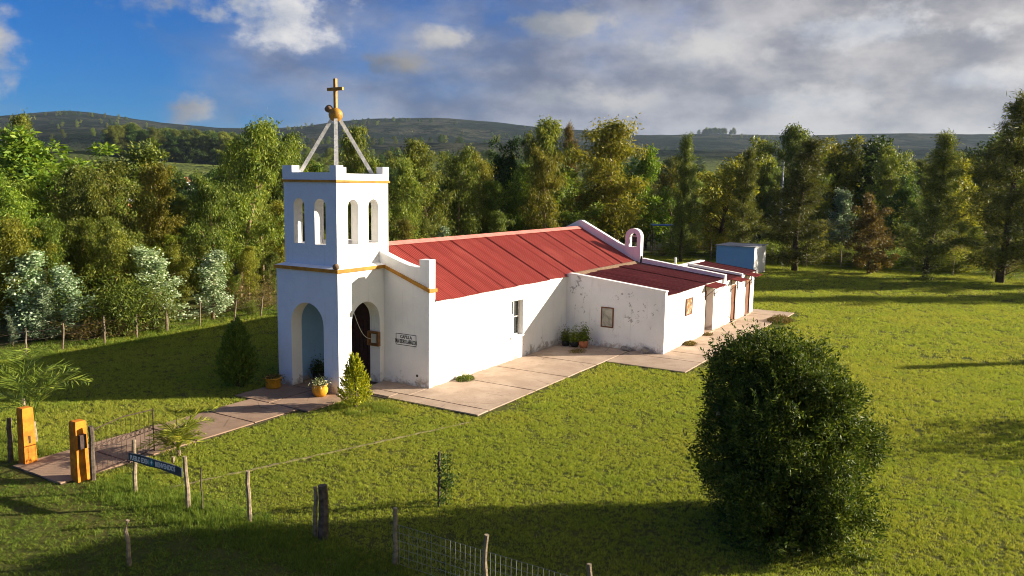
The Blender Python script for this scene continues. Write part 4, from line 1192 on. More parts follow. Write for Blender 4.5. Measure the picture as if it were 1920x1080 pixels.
        for i in range(16):
            a = i*2.4; e = R(35+50*RNG.random())
            br = wander((RNG.normal()*.15, RNG.normal()*.15, -0.05), (math.cos(a)*math.cos(e), math.sin(a)*math.cos(e), math.sin(e)), 1.3+1.1*RNG.random(), 4, 0.2, (0, 0, .04))
            tm.tube(br, [0.025, 0.02, 0.014, 0.01, 0.005], 3, cap=False)
            for q in (1, 2, 3, 4):
                cen.append(br[q] + RNG.normal(size=3)*0.12); rad.append(0.26+0.2*RNG.random())
        C, g = clusters(cen, rad, 85, 0.9)
        n = len(C)
        A = g*0.5 + RNG.normal(size=(n, 3))*0.5 + np.array([0, 0, -0.2])
        cr = leaf_mesh('crown', C, A, 0.09+0.09*RNG.random(n), 0.03+0.03*RNG.random(n), M['shrub'])
    elif kind == 'd':
        H = 2.6
        pos = []; dr = []
        for i in range(26):
            a = i*2.4; e = R(25+60*RNG.random())
            br = wander((RNG.normal()*.15, RNG.normal()*.15, -0.05), (math.cos(a)*math.cos(e), math.sin(a)*math.cos(e), math.sin(e)), 1.3+1.3*RNG.random(), 5, 0.22)
            tm.tube(br, [0.022, 0.018, 0.014, 0.01, 0.008, 0.004], 3, cap=False)
            for _ in range(3):
                j = int(RNG.integers(1, 5))
                b2 = wander(br[j], RNG.normal(size=3), 0.6, 3, 0.3)
                tm.tube(b2, [0.010, 0.008, 0.005, 0.003], 3, cap=False)
            for _ in range(120):
                s = 1.5 + 3.5*RNG.random(); jj = min(4, int(s))
                pos.append(br[jj] + (br[jj+1]-br[jj])*(s-jj) + RNG.normal(size=3)*0.13); dr.append(br[jj+1]-br[jj])
        C = np.array(pos); n = len(C); D = unit(np.array(dr))
        cr = leaf_mesh('crown', C, D*0.6+RNG.normal(size=(n, 3))*0.6, 0.08+0.10*RNG.random(n), 0.015+0.02*RNG.random(n), M['dry'])
    zmax = np.empty(len(cr.vertices)*3, np.float32); cr.vertices.foreach_get('co', zmax)
    H = float(np.percentile(zmax[2::3], 99.7))
    return tm.mesh('trunk', M['bark'] if kind in 'es' else M['bark_dark'], fix=False, smooth=True), cr, H

PROTO = {k: [make_tree(k, 100*ord(k)+i) for i in range(n)] for k, n in dict(e=6, r=4, c=4, s=3, b=4, d=3).items()}
RNG = np.random.default_rng(99)
COUNT = {}
def plant(x, y, h, kind, w, label, cat, name, group=None, mat=None, which=None):
    i = COUNT.get(kind, 0); COUNT[kind] = i+1
    src = kind
    tm, cr, H = PROTO[src][(i*5+2) % len(PROTO[src]) if which is None else which]
    s = h/H
    root = thing(name, label, cat, (x, y, 0), random.uniform(0, 2*PI), group, (s*w, s*w, s))
    link('trunk', tm, root)
    c = link('crown', cr, root)
    if mat:
        c.material_slots[0].link = 'OBJECT'; c.material_slots[0].material = M[mat]
    return root
NAME = dict(e='eucalyptus_tree', r='broadleaf_tree', c='casuarina_tree', s='silver_eucalyptus', b='shrub', d='dry_shrub')
CAT = dict(e='tree', r='tree', c='tree', s='tree', b='shrub', d='shrub')
for (x, y, h, kd, w, lab) in KEY_TREES:
    mat = None; nm = NAME[kd]; cat = CAT[kd]
    if kd == 'd' and h > 5:                                # brown trees, not shrubs
        kd = 'c' if 'conifer' in lab else 'r'
        nm = 'brown_tree'; cat = 'tree'; mat = 'dry'
    if 'golden' in lab and kd == 'e': mat = 'gold_leaf'
    if 'yellow' in lab or 'reddish' in lab or 'orange tinted' in lab: mat = 'gold_leaf' if mat is None else mat
    if 'dark' in lab and kd == 'r': mat = 'darkgreen'
    if 'olive' in lab and kd == 'r': mat = 'olive'
    if kd == 'd': w *= 1.2
    plant(x, y, h, kd, w, lab, cat, nm, None, mat)
ZONE = {'L': ('eucalyptus in the wood behind the left wire fence', 'wood behind the chapel'), 'U': ('undergrowth', 'undergrowth along the left wire fence'),
        'R': ('tree in the wood beyond the far right field', 'trees beyond the right field'), 'S': ('scrub', 'scrub beyond the back fence')}
KIND_LABEL = {'e': 'olive eucalyptus', 'r': 'broadleaf tree', 's': 'silver blue young eucalyptus', 'b': 'leafy shrub', 'd': 'dry brown shrub', 'c': 'dark casuarina'}
PLACE = {'L': 'massed in the wood behind the chapel and left fence', 'U': 'crowded in the undergrowth along the left wire fence',
         'R': 'in the wood beyond the far right field', 'S': 'low in the field beyond the back fence'}
for i, (x, y, h, kd, w, z) in enumerate(WOOD_TREES):
    mat = None
    if kd == 'b' and h > 2.9: kd = 'e'
    if kd == 'e': mat = (None, None, 'gold_leaf', 'green')[i % 4]
    if kd == 'r': mat = (None, 'darkgreen', 'olive', 'gold_leaf')[i % 4]
    if kd == 'b': mat = (None, 'green', 'gold_leaf')[i % 3]
    nm = NAME[kd] if not (z == 'U' and kd == 'e') else 'young_eucalyptus'
    ang = math.degrees(math.atan2(y-CAM[1], x-CAM[0]))
    size = 'tall' if h > 8.5 else ('medium' if h > 5 else 'low young' if kd in 'es' else 'low')
    tone = {None: {'e': 'olive', 'r': 'bright green', 'b': 'olive', 's': 'silver green', 'd': 'dry brown', 'c': 'dark'}[kd], 'gold_leaf': 'yellow green', 'green': 'fresh green', 'darkgreen': 'dark green', 'olive': 'olive'}[mat]
    kind = {'e': 'eucalyptus', 'r': 'broadleaf tree', 's': 'eucalyptus', 'b': 'shrub', 'd': 'shrub', 'c': 'casuarina'}[kd]
    where = PLACE[z]
    if z == 'L':
        where = 'in the wood ' + ('near the left picture edge' if ang > 58 else 'left of the bell tower' if ang > 48.5 else 'behind the bell tower' if ang > 41 else 'behind the front half of the red roof' if ang > 32 else 'behind the rear half of the red roof')
    if z == 'U':
        where = 'in the undergrowth behind the wire fence ' + ('at the far left' if ang > 57 else 'left of the tower')
    if z == 'R':
        where = 'in the far wood ' + ('above the rear annex' if ang > 16 else 'right of the blue shed' if ang > 6 else 'near the right picture edge')
    lb = size + ' ' + tone + ' ' + kind + ' ' + where
    plant(x, y, h, kd, w, lb, CAT[kd], nm, kind + ('s ' if kind[-1] != 's' else ' ') + where, mat)
# the row of casuarinas goes on past the right of the view and throws its shade over the lawn
for (x, y, h, w) in ((57.5, -25.5, 13, 1.2), (58.0, -36.5, 13.5, 1.25)):
    plant(x, y, h, 'c', w, 'dark casuarina continuing the lawn edge row beyond the right picture edge', 'tree', 'casuarina_tree', 'casuarinas beyond the right picture edge')
plant(13.0, -26.8, 3.9, 'b', 0.8, 'shrub standing on the lawn just beyond the right picture edge', 'shrub', 'shrub')
plant(26.5, -27.5, 4.6, 's', 0.7, 'young silvery tree on the lawn beyond the right picture edge', 'tree', 'silver_eucalyptus')

# ---- the big clipped bush on the lawn
def big_bush():
    global RNG
    RNG = np.random.default_rng(41)
    b = thing('bush', 'big dark evergreen bush standing alone on the right lawn', 'bush', (-2.68, -15.88, 0))
    tm = MB()
    Ht = 4.22
    def shape(u, v):                             # radius at height fraction v, azimuth u
        prof = np.interp(v, [0, .07, .2, .42, .68, .85, .95, 1.0], [1.45, 1.58, 1.64, 1.68, 1.46, 1.10, 0.78, 0.28])
        lump = 1 + 0.10*np.sin(2*u+0.6+4*v) + 0.15*np.sin(4*u+1.3+9*v) + 0.12*np.sin(7*u+17*v+0.7) + 0.08*np.sin(11*u-23*v)
        return prof*lump
    nl = 95
    lv = (np.arange(nl)+RNG.random(nl))/nl; lu = np.arange(nl)*2.4+RNG.random(nl)*0.9
    lr = shape(lu, lv)*(0.70+0.12*RNG.random(nl))
    lob = np.stack([lr*np.cos(lu)-0.32*lv**2, lr*np.sin(lu)+0.50*lv**2, 0.12+lv*Ht*0.91], 1)
    lrad = 0.30+0.30*RNG.random(nl)
    n = 1900
    own = RNG.integers(0, nl, n)
    dirs = unit(RNG.normal(size=(n, 3)) + 0.75*unit(lob[own]*np.array([1, 1, .5])-np.array([0, 0, Ht*0.20])))
    cen = lob[own] + dirs*lrad[own][:, None]*(0.75+0.35*RNG.random((n, 1)))
    u = np.arctan2(cen[:, 1], cen[:, 0]); v = cen[:, 2]/Ht
    per = 38
    g = RNG.normal(size=(n*per, 3))*0.085
    C = np.repeat(cen, per, axis=0) + g
    A = np.repeat(dirs, per, axis=0)*0.6 + RNG.normal(size=C.shape)*0.55 + np.array([0, 0, 0.2])
    C[:, 2] = np.maximum(C[:, 2], 0.05)
    # upright shoots breaking the outline
    sh = RNG.choice(n, 330, replace=False)
    sp = []
    sa = []
    for i in sh:
        d = np.array([math.cos(u[i])*.5, math.sin(u[i])*.5, 0.75]) + RNG.normal(size=3)*.25
        d /= np.linalg.norm(d)
        L = 0.25 + 0.32*RNG.random()
        for q in range(20):
            sp.append(cen[i] + d*(0.08+L*q/19) + RNG.normal(size=3)*0.012); sa.append(d*0.6 + RNG.normal(size=3)*0.55)
    C2 = np.concatenate([C, np.array(sp)]); A2 = np.concatenate([A, np.array(sa)])
    m_ = len(C2)
    link('crown', leaf_mesh('crown', C2, A2, 0.075+0.045*RNG.random(m_), 0.026+0.016*RNG.random(m_), M['bush'], fold=0.06), b)
    # inner mass of older leaves and stems
    ni = 11000
    v = RNG.random(ni); u = RNG.random(ni)*2*PI
    rr = shape(u, v)*0.74*RNG.random(ni)**0.4
    Ci = np.stack([rr*np.cos(u)-0.32*v*v, rr*np.sin(u)+0.5*v*v, 0.1+v*Ht*0.9], 1)
    link('inner_foliage', leaf_mesh('inner_foliage', Ci, RNG.normal(size=Ci.shape), 0.22, 0.15, M['bush']), b)
    for i in range(18):
        a = i*2.4; e = R(62+24*RNG.random())
        br = wander((RNG.normal()*.12, RNG.normal()*.12, -0.05), (math.cos(a)*math.cos(e), math.sin(a)*math.cos(e), math.sin(e)), 1.9+1.0*RNG.random(), 5, 0.06)
        tm.tube(br, [0.06, 0.05, 0.04, 0.03, 0.02, 0.008], 5, cap=False)
    link('stems', tm.mesh('stems', M['bark_dark'], fix=False), b)
big_bush()

# ---- garden conifers beside the tower
def conifer(name, label, loc, H, Rm, mat, n_sp, per, ln, wd, seed, prof):
    global RNG
    RNG = np.random.default_rng(seed)
    t = thing(name, label, 'conifer', loc)
    link('trunk', MB().tube([(0, 0, -0.05), (0, 0, H*0.5), (0, 0, H*0.9)], [0.06, 0.035, 0.01], 6).mesh('trunk', M['bark_dark'], fix=False), t)
    C = []; A = []
    for i in range(n_sp):
        v = (i+RNG.random())/n_sp
        z0 = H*(0.02 + 0.88*v)
        a = i*2.4 + RNG.random()*0.8
        rad = Rm*float(np.interp(v, [0, .12, .32, .6, .85, 1], prof))*(0.74+0.40*RNG.random()) + 0.015
        e = R(34 + 42*v + 10*RNG.random())
        d = np.array([math.cos(a)*math.cos(e), math.sin(a)*math.cos(e), math.sin(e)])
        base = np.array([math.cos(a)*rad*0.25, math.sin(a)*rad*0.25, z0])
        L = rad*0.75/math.cos(e)*0.8
        L = min(L, H*0.30) + 0.05
        for q in range(per):
            s = RNG.random()**0.7
            C.append(base + d*L*s + RNG.normal(size=3)*np.array([.036, .036, .036])*(1.3-s)*(H/2)*(1.15-v)); A.append(d*0.8 + RNG.normal(size=3)*0.42 + np.array([0, 0, .25]))
    C = np.array(C); A = np.array(A); n = len(C)
    C[:, 2] = np.maximum(C[:, 2], 0.02)
    link('crown', leaf_mesh('crown', C, A, ln*(0.7+0.6*RNG.random(n)), wd*(0.7+0.6*RNG.random(n)), M[mat]), t)
conifer('cypress', 'dark green cypress on the shaded lawn left of the tower', (-1.14, 3.9, 0), 2.18, 0.86, 'cypress', 230, 85, 0.13, 0.036, 3, [.70, .95, 1, .60, .26, .02])
conifer('golden_conifer', 'yellow green dwarf conifer in front of the tower side arch', (-0.83, -1.51, 0.02), 1.62, 0.72, 'golden_con', 130, 48, 0.10, 0.032, 4, [.8, 1, .82, .50, .22, .02])

# ---- palms by the gate
def frond_mesh(L, seed, mat, droop=0.9, lift=1.0, wid=0.30):
    global RNG
    RNG = np.random.default_rng(seed)
    n = 26
    pts = []
    for i in range(n+1):
        s = i/n
        pts.append(np.array([L*(0.16*s + 0.55*s*s), 0, L*(lift*0.90*s - droop*0.58*s**2.6)]))
    C = []; A = []; Ls = []
    for i in range(8, n+1):
        d = pts[i]-pts[i-1]; d /= np.linalg.norm(d)
        s = i/n
        ll = wid*L*(math.sin(PI*(0.12+0.80*s))**0.7)
        for sd in (-1, 1):
            for q in range(2):
                C.append(pts[i-1] + (pts[i]-pts[i-1])*RNG.random()); A.append(d*0.55 + np.array([0, sd*0.85, 0.12]) + RNG.normal(size=3)*0.14 + np.array([0, 0, -0.22])*RNG.random()); Ls.append(ll*(0.8+0.4*RNG.random()))
    C = np.array(C); A = np.array(A); Ls = np.array(Ls)
    me = leaf_mesh('frond', C, A, Ls, 0.030, mat, up=np.array([0, 0, 1.0]))
    # midrib
    o = MB().tube(pts[::2], [0.016-0.012*i/(len(pts[::2])-1) for i in range(len(pts[::2]))], 3)
    bm = bmesh.new(); bm.from_mesh(me)
    vs = [bm.verts.new(v) for v in o.v]
    for f in o.f:
        bm.faces.new([vs[i] for i in f])
    bm.to_mesh(me); bm.free()
    return me
def palm(label, loc, stem, fronds, mat, seed, rz=0.0):
    """fronds: (azimuth deg, length, lift)"""
    t = thing('palm', label, 'palm', loc, rz)
    link('trunk', MB().tube([(0, 0, -0.05), (0.02, 0.01, stem*0.5), (0, 0, stem)], [0.075, 0.06, 0.05], 8).mesh('trunk', M['post']), t)
    for i, (a, L, lift) in enumerate(fronds):
        link('frond', frond_mesh(L, seed*31+i, M[mat], lift=lift), t, (0, 0, stem-0.03), (0, 0, R(a)))
VIEW_R = math.degrees(math.atan2(rgt.y, rgt.x))          # azimuth of "to the right" as seen from the camera
palm('young palm with long green fronds behind the left gate pillar', (-8.55, 3.52, 0), 0.62,
     [(VIEW_R+2, 2.3, 1.15), (VIEW_R-30, 1.8, 1.3), (VIEW_R+45, 1.8, 1.4), (VIEW_R+95, 1.6, 1.5), (VIEW_R+150, 1.7, 1.3), (VIEW_R+185, 1.8, 1.0), (VIEW_R+240, 1.5, 0.95), (VIEW_R+290, 1.4, 0.9)], 'palm', 2)
palm('young palm with arching fronds at the left picture edge', (-7.6, 5.9, 0), 0.7,
     [(VIEW_R+a, 1.5+0.3*(a % 3), 1.05+0.12*(a % 5)) for a in (0, 45, 88, 133, 181, 222, 270, 314, 20)], 'palm', 3)
palm('yellowing bushy palm behind the welcome sign', (-7.0, -0.75, 0), 0.16,
     [(a, 1.0+0.16*(a % 4), 0.75+0.24*(a % 5)) for a in (0, 31, 58, 92, 121, 155, 184, 217, 246, 275, 303, 336, 12, 75, 140, 200, 262, 322)], 'palm_y', 4)

# ---- pots
def pot_plant(name, label, loc, r, h, potmat, leafmat, ph, seed, group=None, prof=None, n=420):
    global RNG
    RNG = np.random.default_rng(seed)
    t = thing(name, label, 'flower pot', loc, 0, group)
    prof = prof or [(r*0.68, 0), (r*0.95, h*0.35), (r, h*0.62), (r*0.86, h*0.86), (r*0.98, h), (r*0.88, h), (r*0.80, h*0.88)]
    obj('pot', MB().lathe(prof, 22), M[potmat], t, smooth=True)
    obj('soil', MB().lathe([(r*0.05, h*0.90), (r*0.81, h*0.89)], 18), M['soil'], t)
    if n:
        C = np.stack([RNG.normal(size=n)*r*0.55, RNG.normal(size=n)*r*0.55, h*0.9 + np.abs(RNG.normal(size=n))*ph*0.45], 1)
        link('plant', leaf_mesh('plant', C, RNG.normal(size=(n, 3))+np.array([0, 0, .5]), 0.05+0.06*RNG.random(n), 0.03+0.03*RNG.random(n), M[leafmat]), t)
pot_plant('flower_pot', 'straight yellow pot of dark plants at the tower left pier', (-0.62, 2.62, 0.05), 0.27, 0.36, 'pot', 'dry', 0.12, 8, 'yellow pots at the tower arch', [(0.24, 0), (0.27, 0.05), (0.275, 0.33), (0.30, 0.34), (0.30, 0.38), (0.26, 0.38), (0.25, 0.33)], 420)
pot_plant('flower_pot', 'bulging yellow pot of flowers at the tower corner', (-0.50, 0.42, 0.05), 0.28, 0.42, 'pot', 'flower', 0.22, 9, 'yellow pots at the tower arch')
pot_plant('potted_plant', 'dark pot with drooping leaves in the corner of nave and annex', (12.25, -2.55, 0.05), 0.20, 0.26, 'black', 'shrub', 0.55, 10, None, None, 800)
pot_plant('potted_plant', 'leafy green plant in black pot, middle of the three in the corner', (12.3, -2.98, 0.05), 0.22, 0.28, 'black', 'green', 0.55, 11, None, None, 800)
pot_plant('potted_plant', 'tall leafy plant in terracotta pot against the annex wall', (12.35, -3.42, 0.05), 0.22, 0.34, 'terracotta', 'green', 0.75, 12, None, None, 1000)
pot_plant('planter', 'low dark planter with leafy plants inside the tower porch', (1.3, 2.28, 0.05), 0.24, 0.24, 'black', 'darkgreen', 0.50, 13, None, None, 700)

# ---- small litter and rubble
def heap(label, loc, r, mat, seed, n=700, hgt=0.16):
    global RNG
    RNG = np.random.default_rng(seed)
    a = RNG.random(n)*2*PI; q = RNG.random(n)**0.6*r
    C = np.stack([q*np.cos(a)*1.25, q*np.sin(a)*0.8, hgt*(1-(q/r)**2)*RNG.random(n)], 1)
    o = link('weed_clump', leaf_mesh('weed_clump', C, RNG.normal(size=(n, 3))+np.array([0, 0, .5]), 0.08+0.06*RNG.random(n), 0.02+0.02*RNG.random(n), M[mat]), None, loc)
    tag(o, label, 'weeds')
heap('round weed clump on the patio at the foot of the sunlit nave wall', (4.25, -2.42, 0.055), 0.36, 'shrub', 21)
heap('straw coloured weed clump at the foot of the annex wall', (15.95, -7.25, 0.055), 0.36, 'dry', 22)
heap('heap of dry cuttings on the outer patio edge', (25.6, -9.15, 0.05), 0.85, 'dry', 23, 1800, 0.32)
heap('small trailing weed on the patio edge by the annex doors', (18.9, -7.15, 0.055), 0.30, 'dry', 24, 350, 0.06)
heap('flat creeping weed in the patio corner joint', (11.4, -3.6, 0.055), 0.42, 'dry', 25, 300, 0.03)
for i, (x, y, r, lb) in enumerate(((12.95, -5.15, 0.15, 'left of two grey stones leaning on the peeling wall'), (12.93, -5.42, 0.13, 'right of two grey stones leaning on the peeling wall'), (12.9, -6.2, 0.20, 'broken plaster lump at the foot of the peeling wall'))):
    tag(obj('stone', MB().blob((0, 0, r*0.5), r, 60+i, 0.9, 0.4), M['rock'], loc=(x, y, 0.05)), lb, 'stone', 'stones at the peeling wall')

# ------------------------------------------------------------------ fences, gate, sign
def wobble_post(h, r, seed, n=5, sides=7):
    rr = random.Random(seed)
    pts = []; rad = []
    for i in range(n+1):
        pts.append((rr.uniform(-.012, .012)*i/2, rr.uniform(-.012, .012)*i/2, -0.15 + (h+0.15)*i/n)); rad.append(r*(1.08-0.16*i/n)*rr.uniform(.93, 1.07))
    return MB().tube(pts, rad, sides)
def wire_net(pts, h, rows, dx, r=0.0035, z0=0.06, sag=0.0):
    mb = MB()
    for j in range(rows):
        z = z0 + (h-z0)*j/(rows-1)
        for a, b in zip(pts[:-1], pts[1:]):
            mid = ((a[0]+b[0])/2, (a[1]+b[1])/2, z-sag)
            mb.tube([(a[0], a[1], z), mid, (b[0], b[1], z)], r, 3, cap=False)
    if dx:
        for a, b in zip(pts[:-1], pts[1:]):
            L = math.hypot(b[0]-a[0], b[1]-a[1]); n = int(L/dx)
            for i in range(1, n):
                t = i/n; j = random.uniform(-.01, .01)
                mb.tube([(a[0]+(b[0]-a[0])*t+j, a[1]+(b[1]-a[1])*t, z0), (a[0]+(b[0]-a[0])*t, a[1]+(b[1]-a[1])*t, h)], r*0.8, 3, cap=False)
    return mb
# front fence: its posts march from the sign to the lower right
ff = thing('wire_fence', 'wire net fence on wooden posts crossing the lower foreground', 'fence', (-8.8, -6.0, 0))
fp = [(-8.98, -4.3), (-8.85, -5.75), (-8.60, -7.72), (-8.69, -9.74), (-8.70, -11.86), (-8.70, -13.95), (-8.72, -16.0)]
for i, (x, y) in enumerate(fp):
    if i == 0:
        continue
    p = obj('post', wobble_post(1.18, 0.048 if i != 2 else 0.105, 70+i), M['post'] if i != 2 else M['post_dark'], ff, loc=(x+8.8, y+6.0, 0), rot=(random.uniform(-.03, .03), random.uniform(-.02, .02), 0))
obj('post', wobble_post(1.10, 0.045, 90), M['post'], ff, loc=(-8.62+8.8, -7.52+6.0, 0))
obj('stick', wobble_post(0.98, 0.018, 91, sides=5), M['post_dark'], ff, loc=(-9.0+8.8, -4.35+6.0, 0))
obj('wire', wire_net([(x+8.8, y+6.0) for x, y in fp[3:]], 0.86, 6, 0.11, 0.0042), M['wire'], ff)
obj('wire', wire_net([(x+8.8, y+6.0) for x, y in fp[:4]], 0.86, 6, 0.16, 0.0028), M['iron'], ff)
tag(obj('outer_post', wobble_post(0.92, 0.042, 77), M['post'], loc=(-11.51, -5.42, 0)), 'lone pale post standing outside the fence at the bottom left', 'post')
st = thing('staked_sapling', 'small leafy sapling tied to a dark stake on the front lawn', 'sapling', (-5.89, -8.73, 0))
obj('stake', wobble_post(1.33, 0.035, 78), M['post_dark'], st)
RNG = np.random.default_rng(6)
cen = [np.array([0.12+RNG.normal()*.10, -0.16+RNG.normal()*.12, 0.15+0.95*i/9]) for i in range(10)]
C, g = clusters(cen, [0.16]*10, 46)
link('crown', leaf_mesh('crown', C, RNG.normal(size=C.shape), 0.085, 0.05, M['darkgreen']), st)
obj('trunk', MB().tube([(0.06, -0.08, -0.05), (0.12, -0.15, 0.6), (0.12, -0.16, 1.1)], [0.014, 0.010, 0.005], 5), M['bark_dark'], st)

# gate pillars and gate
def pillar(label, x, y, h, w):
    t = thing('gate_pillar', label, 'pillar', (x, y, 0), 0, 'orange gate pillars')
    mb = MB()
    a, b = w/2, w/2*0.86
    mb._add([(-a, -a, -.1), (a, -a, -.1), (a, a, -.1), (-a, a, -.1), (-b, -b, h-.03), (b, -b, h-.03), (b, b, h-.03), (-b, b, h-.03), (-b*.85, -b*.85, h), (b*.85, -b*.85, h), (b*.85, b*.85, h), (-b*.85, b*.85, h)],
            [(0, 1, 5, 4), (1, 2, 6, 5), (2, 3, 7, 6), (3, 0, 4, 7), (4, 5, 9, 8), (5, 6, 10, 9), (6, 7, 11, 10), (7, 4, 8, 11), (8, 9, 10, 11), (3, 2, 1, 0)])
    obj('shaft', mb, M['orange'], t)
    return t
p1 = pillar('left orange gate pillar with a dark slot in it', -9.55, 1.95, 1.52, 0.32)
obj('slot', MB().box(-0.02, 0.02, -0.163, -0.150, 0.58, 0.78), M['iron'], p1)
p2 = pillar('right orange gate pillar with a rusty lock box', -9.45, -0.28, 1.52, 0.32)
obj('lock_box', MB().box(-0.10, 0.06, -0.25, -0.145, 0.85, 1.20), M['iron'], p2)
tag(obj('gate_post', wobble_post(1.40, 0.065, 79), M['post_dark'], loc=(-9.32, -0.60, 0)), 'dark round gate post beside the right orange pillar', 'post')
tag(obj('leaning_post', wobble_post(1.18, 0.06, 80), M['post_dark'], loc=(-9.75, 2.42, 0), rot=(-0.06, 0.05, 0)), 'dark weathered post leaning beside the left orange pillar', 'post')
gt = thing('iron_gate', 'open rusty iron gate leaf swung in beside the path', 'gate', (-9.22, -0.42, 0), math.atan2(0.42, 2.0))
GW = 2.05
obj('frame', MB().tube([(0, 0, 0.10), (GW, 0, 0.10)], 0.014, 6).tube([(0, 0, 0.66), (GW, 0, 0.66)], 0.010, 5).tube([(0, 0, 0.80), (GW, 0, 0.80)], 0.010, 5).tube([(0, 0, 1.22), (GW*.5, 0, 1.30), (GW, 0, 1.22)], 0.014, 6).tube([(0, 0, 0.05), (0, 0, 1.25)], 0.016, 6).tube([(GW, 0, 0.05), (GW, 0, 1.25)], 0.016, 6), M['iron'], gt)
bar0 = obj('bar', MB().tube([(0, 0, 0.10), (0, 0, 1.24)], 0.006, 4), M['iron'], gt, loc=(GW/13, 0, 0))
for i in range(2, 13):
    copy_part(bar0, gt, (GW*i/13, 0, 0))
ring0 = obj('ring', MB().tube([(0.06*math.cos(2*PI*j/14), 0, 0.73+0.06*math.sin(2*PI*j/14)) for j in range(15)], 0.007, 4, cap=False), M['iron'], gt, loc=(GW*0.5/13, 0, 0))
for i in range(1, 13):
    copy_part(ring0, gt, (GW*(i+0.5)/13, 0, 0))

# welcome sign on two posts
sg = thing('welcome_sign', 'slate blue board lettered in white hung between two pale posts', 'sign', (-9.2, -3.05, 0))
obj('post', wobble_post(1.32, 0.05, 81), M['post'], sg, loc=(-0.02, 0.88, 0), rot=(0.02, 0, 0))
obj('post', wobble_post(1.22, 0.052, 82), M['post'], sg, loc=(0.10, -0.92, 0), rot=(-0.02, 0, 0))
def zb(t): return 1.005 - 0.035*t + 0.03*math.sin(PI*t*1.1)
bp = [(0.93-1.84*t, zb(t)+0.012*math.sin(9*t)) for t in [i/10 for i in range(11)]] + [(0.93-1.84*t, zb(t)-0.185-0.022*math.sin(PI*t)+0.01*math.sin(11*t+1)) for t in [1-i/10 for i in range(11)]]
bd = obj('board', MB().prism(bp, 'x', -0.075, -0.045), M['slate'], sg, rot=(0, 0, 0))
bd.rotation_euler = (0, 0, 0.05)
for body, sz, sx, y, z in (('Pueblo Eden', 0.165, 0.62, 0.54, 0.91), ('BIENVENIDOS', 0.165, 0.66, -0.36, 0.905)):
    me = text_mesh(body.upper(), sz, 0.003, sx); me.materials.append(M['letter'])
    link('lettering', me, bd, (-0.079, y, z), FACE_MINUS_X)
em = obj('emblem', MB().tube([(-0.080, 0.115, 0.915), (-0.0755, 0.115, 0.915)], 0.085, 18), M['teal'], bd)
star = [((0.055 if i % 2 == 0 else 0.018)*math.cos(PI/2+PI*i/4), (0.055 if i % 2 == 0 else 0.018)*math.sin(PI/2+PI*i/4)) for i in range(8)]
obj('star', MB().prism([(0.10+a, 0.925+b) for a, b in star], 'x', -0.084, -0.0805), M['letter'], em)
tag(obj('stump_post', wobble_post(0.42, 0.05, 83), M['post'], loc=(-7.9, -1.75, 0)), 'short pale stump post behind the welcome sign', 'post')

# left boundary fence
lf = thing('boundary_fence', 'sagging wire fence on grey posts along the left wood', 'fence', (0, 15.1, 0))
LP = [(-14.5, .02, .05), (-11, .03, .05), (-8, -.03, .05), (-5.3, .02, .05), (-2.7, .06, .045), (-1.1, .05, .045), (0.6, .03, .05), (2.2, .03, .05), (4.05, .0, .085), (5.9, .02, .04), (7.75, .16, .045), (9.7, .12, .045), (12.2, -.03, .05), (15, .02, .05), (18, 0, .05), (21, .02, .05), (24, 0, .05), (27.5, .02, .05), (31, 0, .05), (35, 0, .05), (39, 0, .05), (43, 0, .05), (47, 0, .05), (51, 0, .05), (55, 0, .05), (59.5, 0, .06)]
for i, (x, lean, r) in enumerate(LP):
    obj('post', wobble_post(1.16 + 0.14*((i*5) % 3 == 0), r*0.85, 200+i), M['post_mid'], lf, loc=(x, 0.25*math.sin(i*1.7), 0), rot=(random.uniform(-.05, .05), lean, 0))
lw = MB()
for z in (0.35, 0.68, 1.02):
    for i in range(len(LP)-1):
        a, b = LP[i], LP[i+1]
        lw.tube([(a[0]+a[1]*z, 0.25*math.sin(i*1.7), z), ((a[0]+b[0])/2, 0.1, z-0.05), (b[0]+b[1]*z, 0.25*math.sin((i+1)*1.7), z)], 0.0035, 3, cap=False)
obj('wire', lw, M['iron'], lf)
# back boundary fence beyond the lawn
bf = thing('boundary_fence', 'wire fence on slim grey posts across the far end of the lawn', 'fence', (60.0, 0, 0))
bys = [15 - 3.1*i for i in range(16)]
for i, y in enumerate(bys):
    obj('post', wobble_post(1.7 if i % 3 else 2.2, 0.06, 300+i), M['post'], bf, loc=(0.2*math.sin(i*2.1), y, 0), rot=(random.uniform(-.03, .03), random.uniform(-.03, .03), 0))
obj('wire', wire_net([(0, y) for y in bys], 1.35, 5, 0, 0.007, 0.25), M['wire'], bf)

# ------------------------------------------------------------------ far things
hut = thing('brick_hut', 'small orange brick hut half hidden in the left wood', 'hut', (13.4, 37.4, 0), R(20))
obj('wall', MB().box(-2.6, 2.6, -2, 2, -0.1, 5.75), M['tile_red'], hut)
obj('roof', MB().prism([(-2.5, 5.76), (2.5, 5.76), (2.5, 5.9), (0, 6.6), (-2.5, 5.9)], 'x', -3.0, 3.0), M['grey_roof'], hut)
def house(label, x, y, w, d, h, rz, wallm, roofm, rise=1.4):
    t = thing('house', label, 'house', (x, y, max(0, hill_z(x, y)-0.3)), rz)
    obj('wall', MB().box(-w/2, w/2, -d/2, d/2, -0.2, h), wallm, t)
    obj('roof', MB().prism([(-d/2-.3, h-0.05), (d/2+.3, h-0.05), (0, h+rise)], 'x', -w/2-.3, w/2+.3), roofm, t)
    for k in (-1, 1):
        f = obj('window', MB().box(k*w*0.25-0.5, k*w*0.25+0.5, -d/2-0.03, -d/2+0.02, 1.0, 2.2), M['glass'], t)
house('pale far house with red roof below the field seen through the left wood', 166, 235, 12, 7, 3.2, R(30), M['plaster'], M['tile_red'], 1.6)
house('white far house beside trees at the edge of the field', 196, 246, 7, 5, 3.0, R(10), M['plaster'], M['grey_roof'], 1.2)
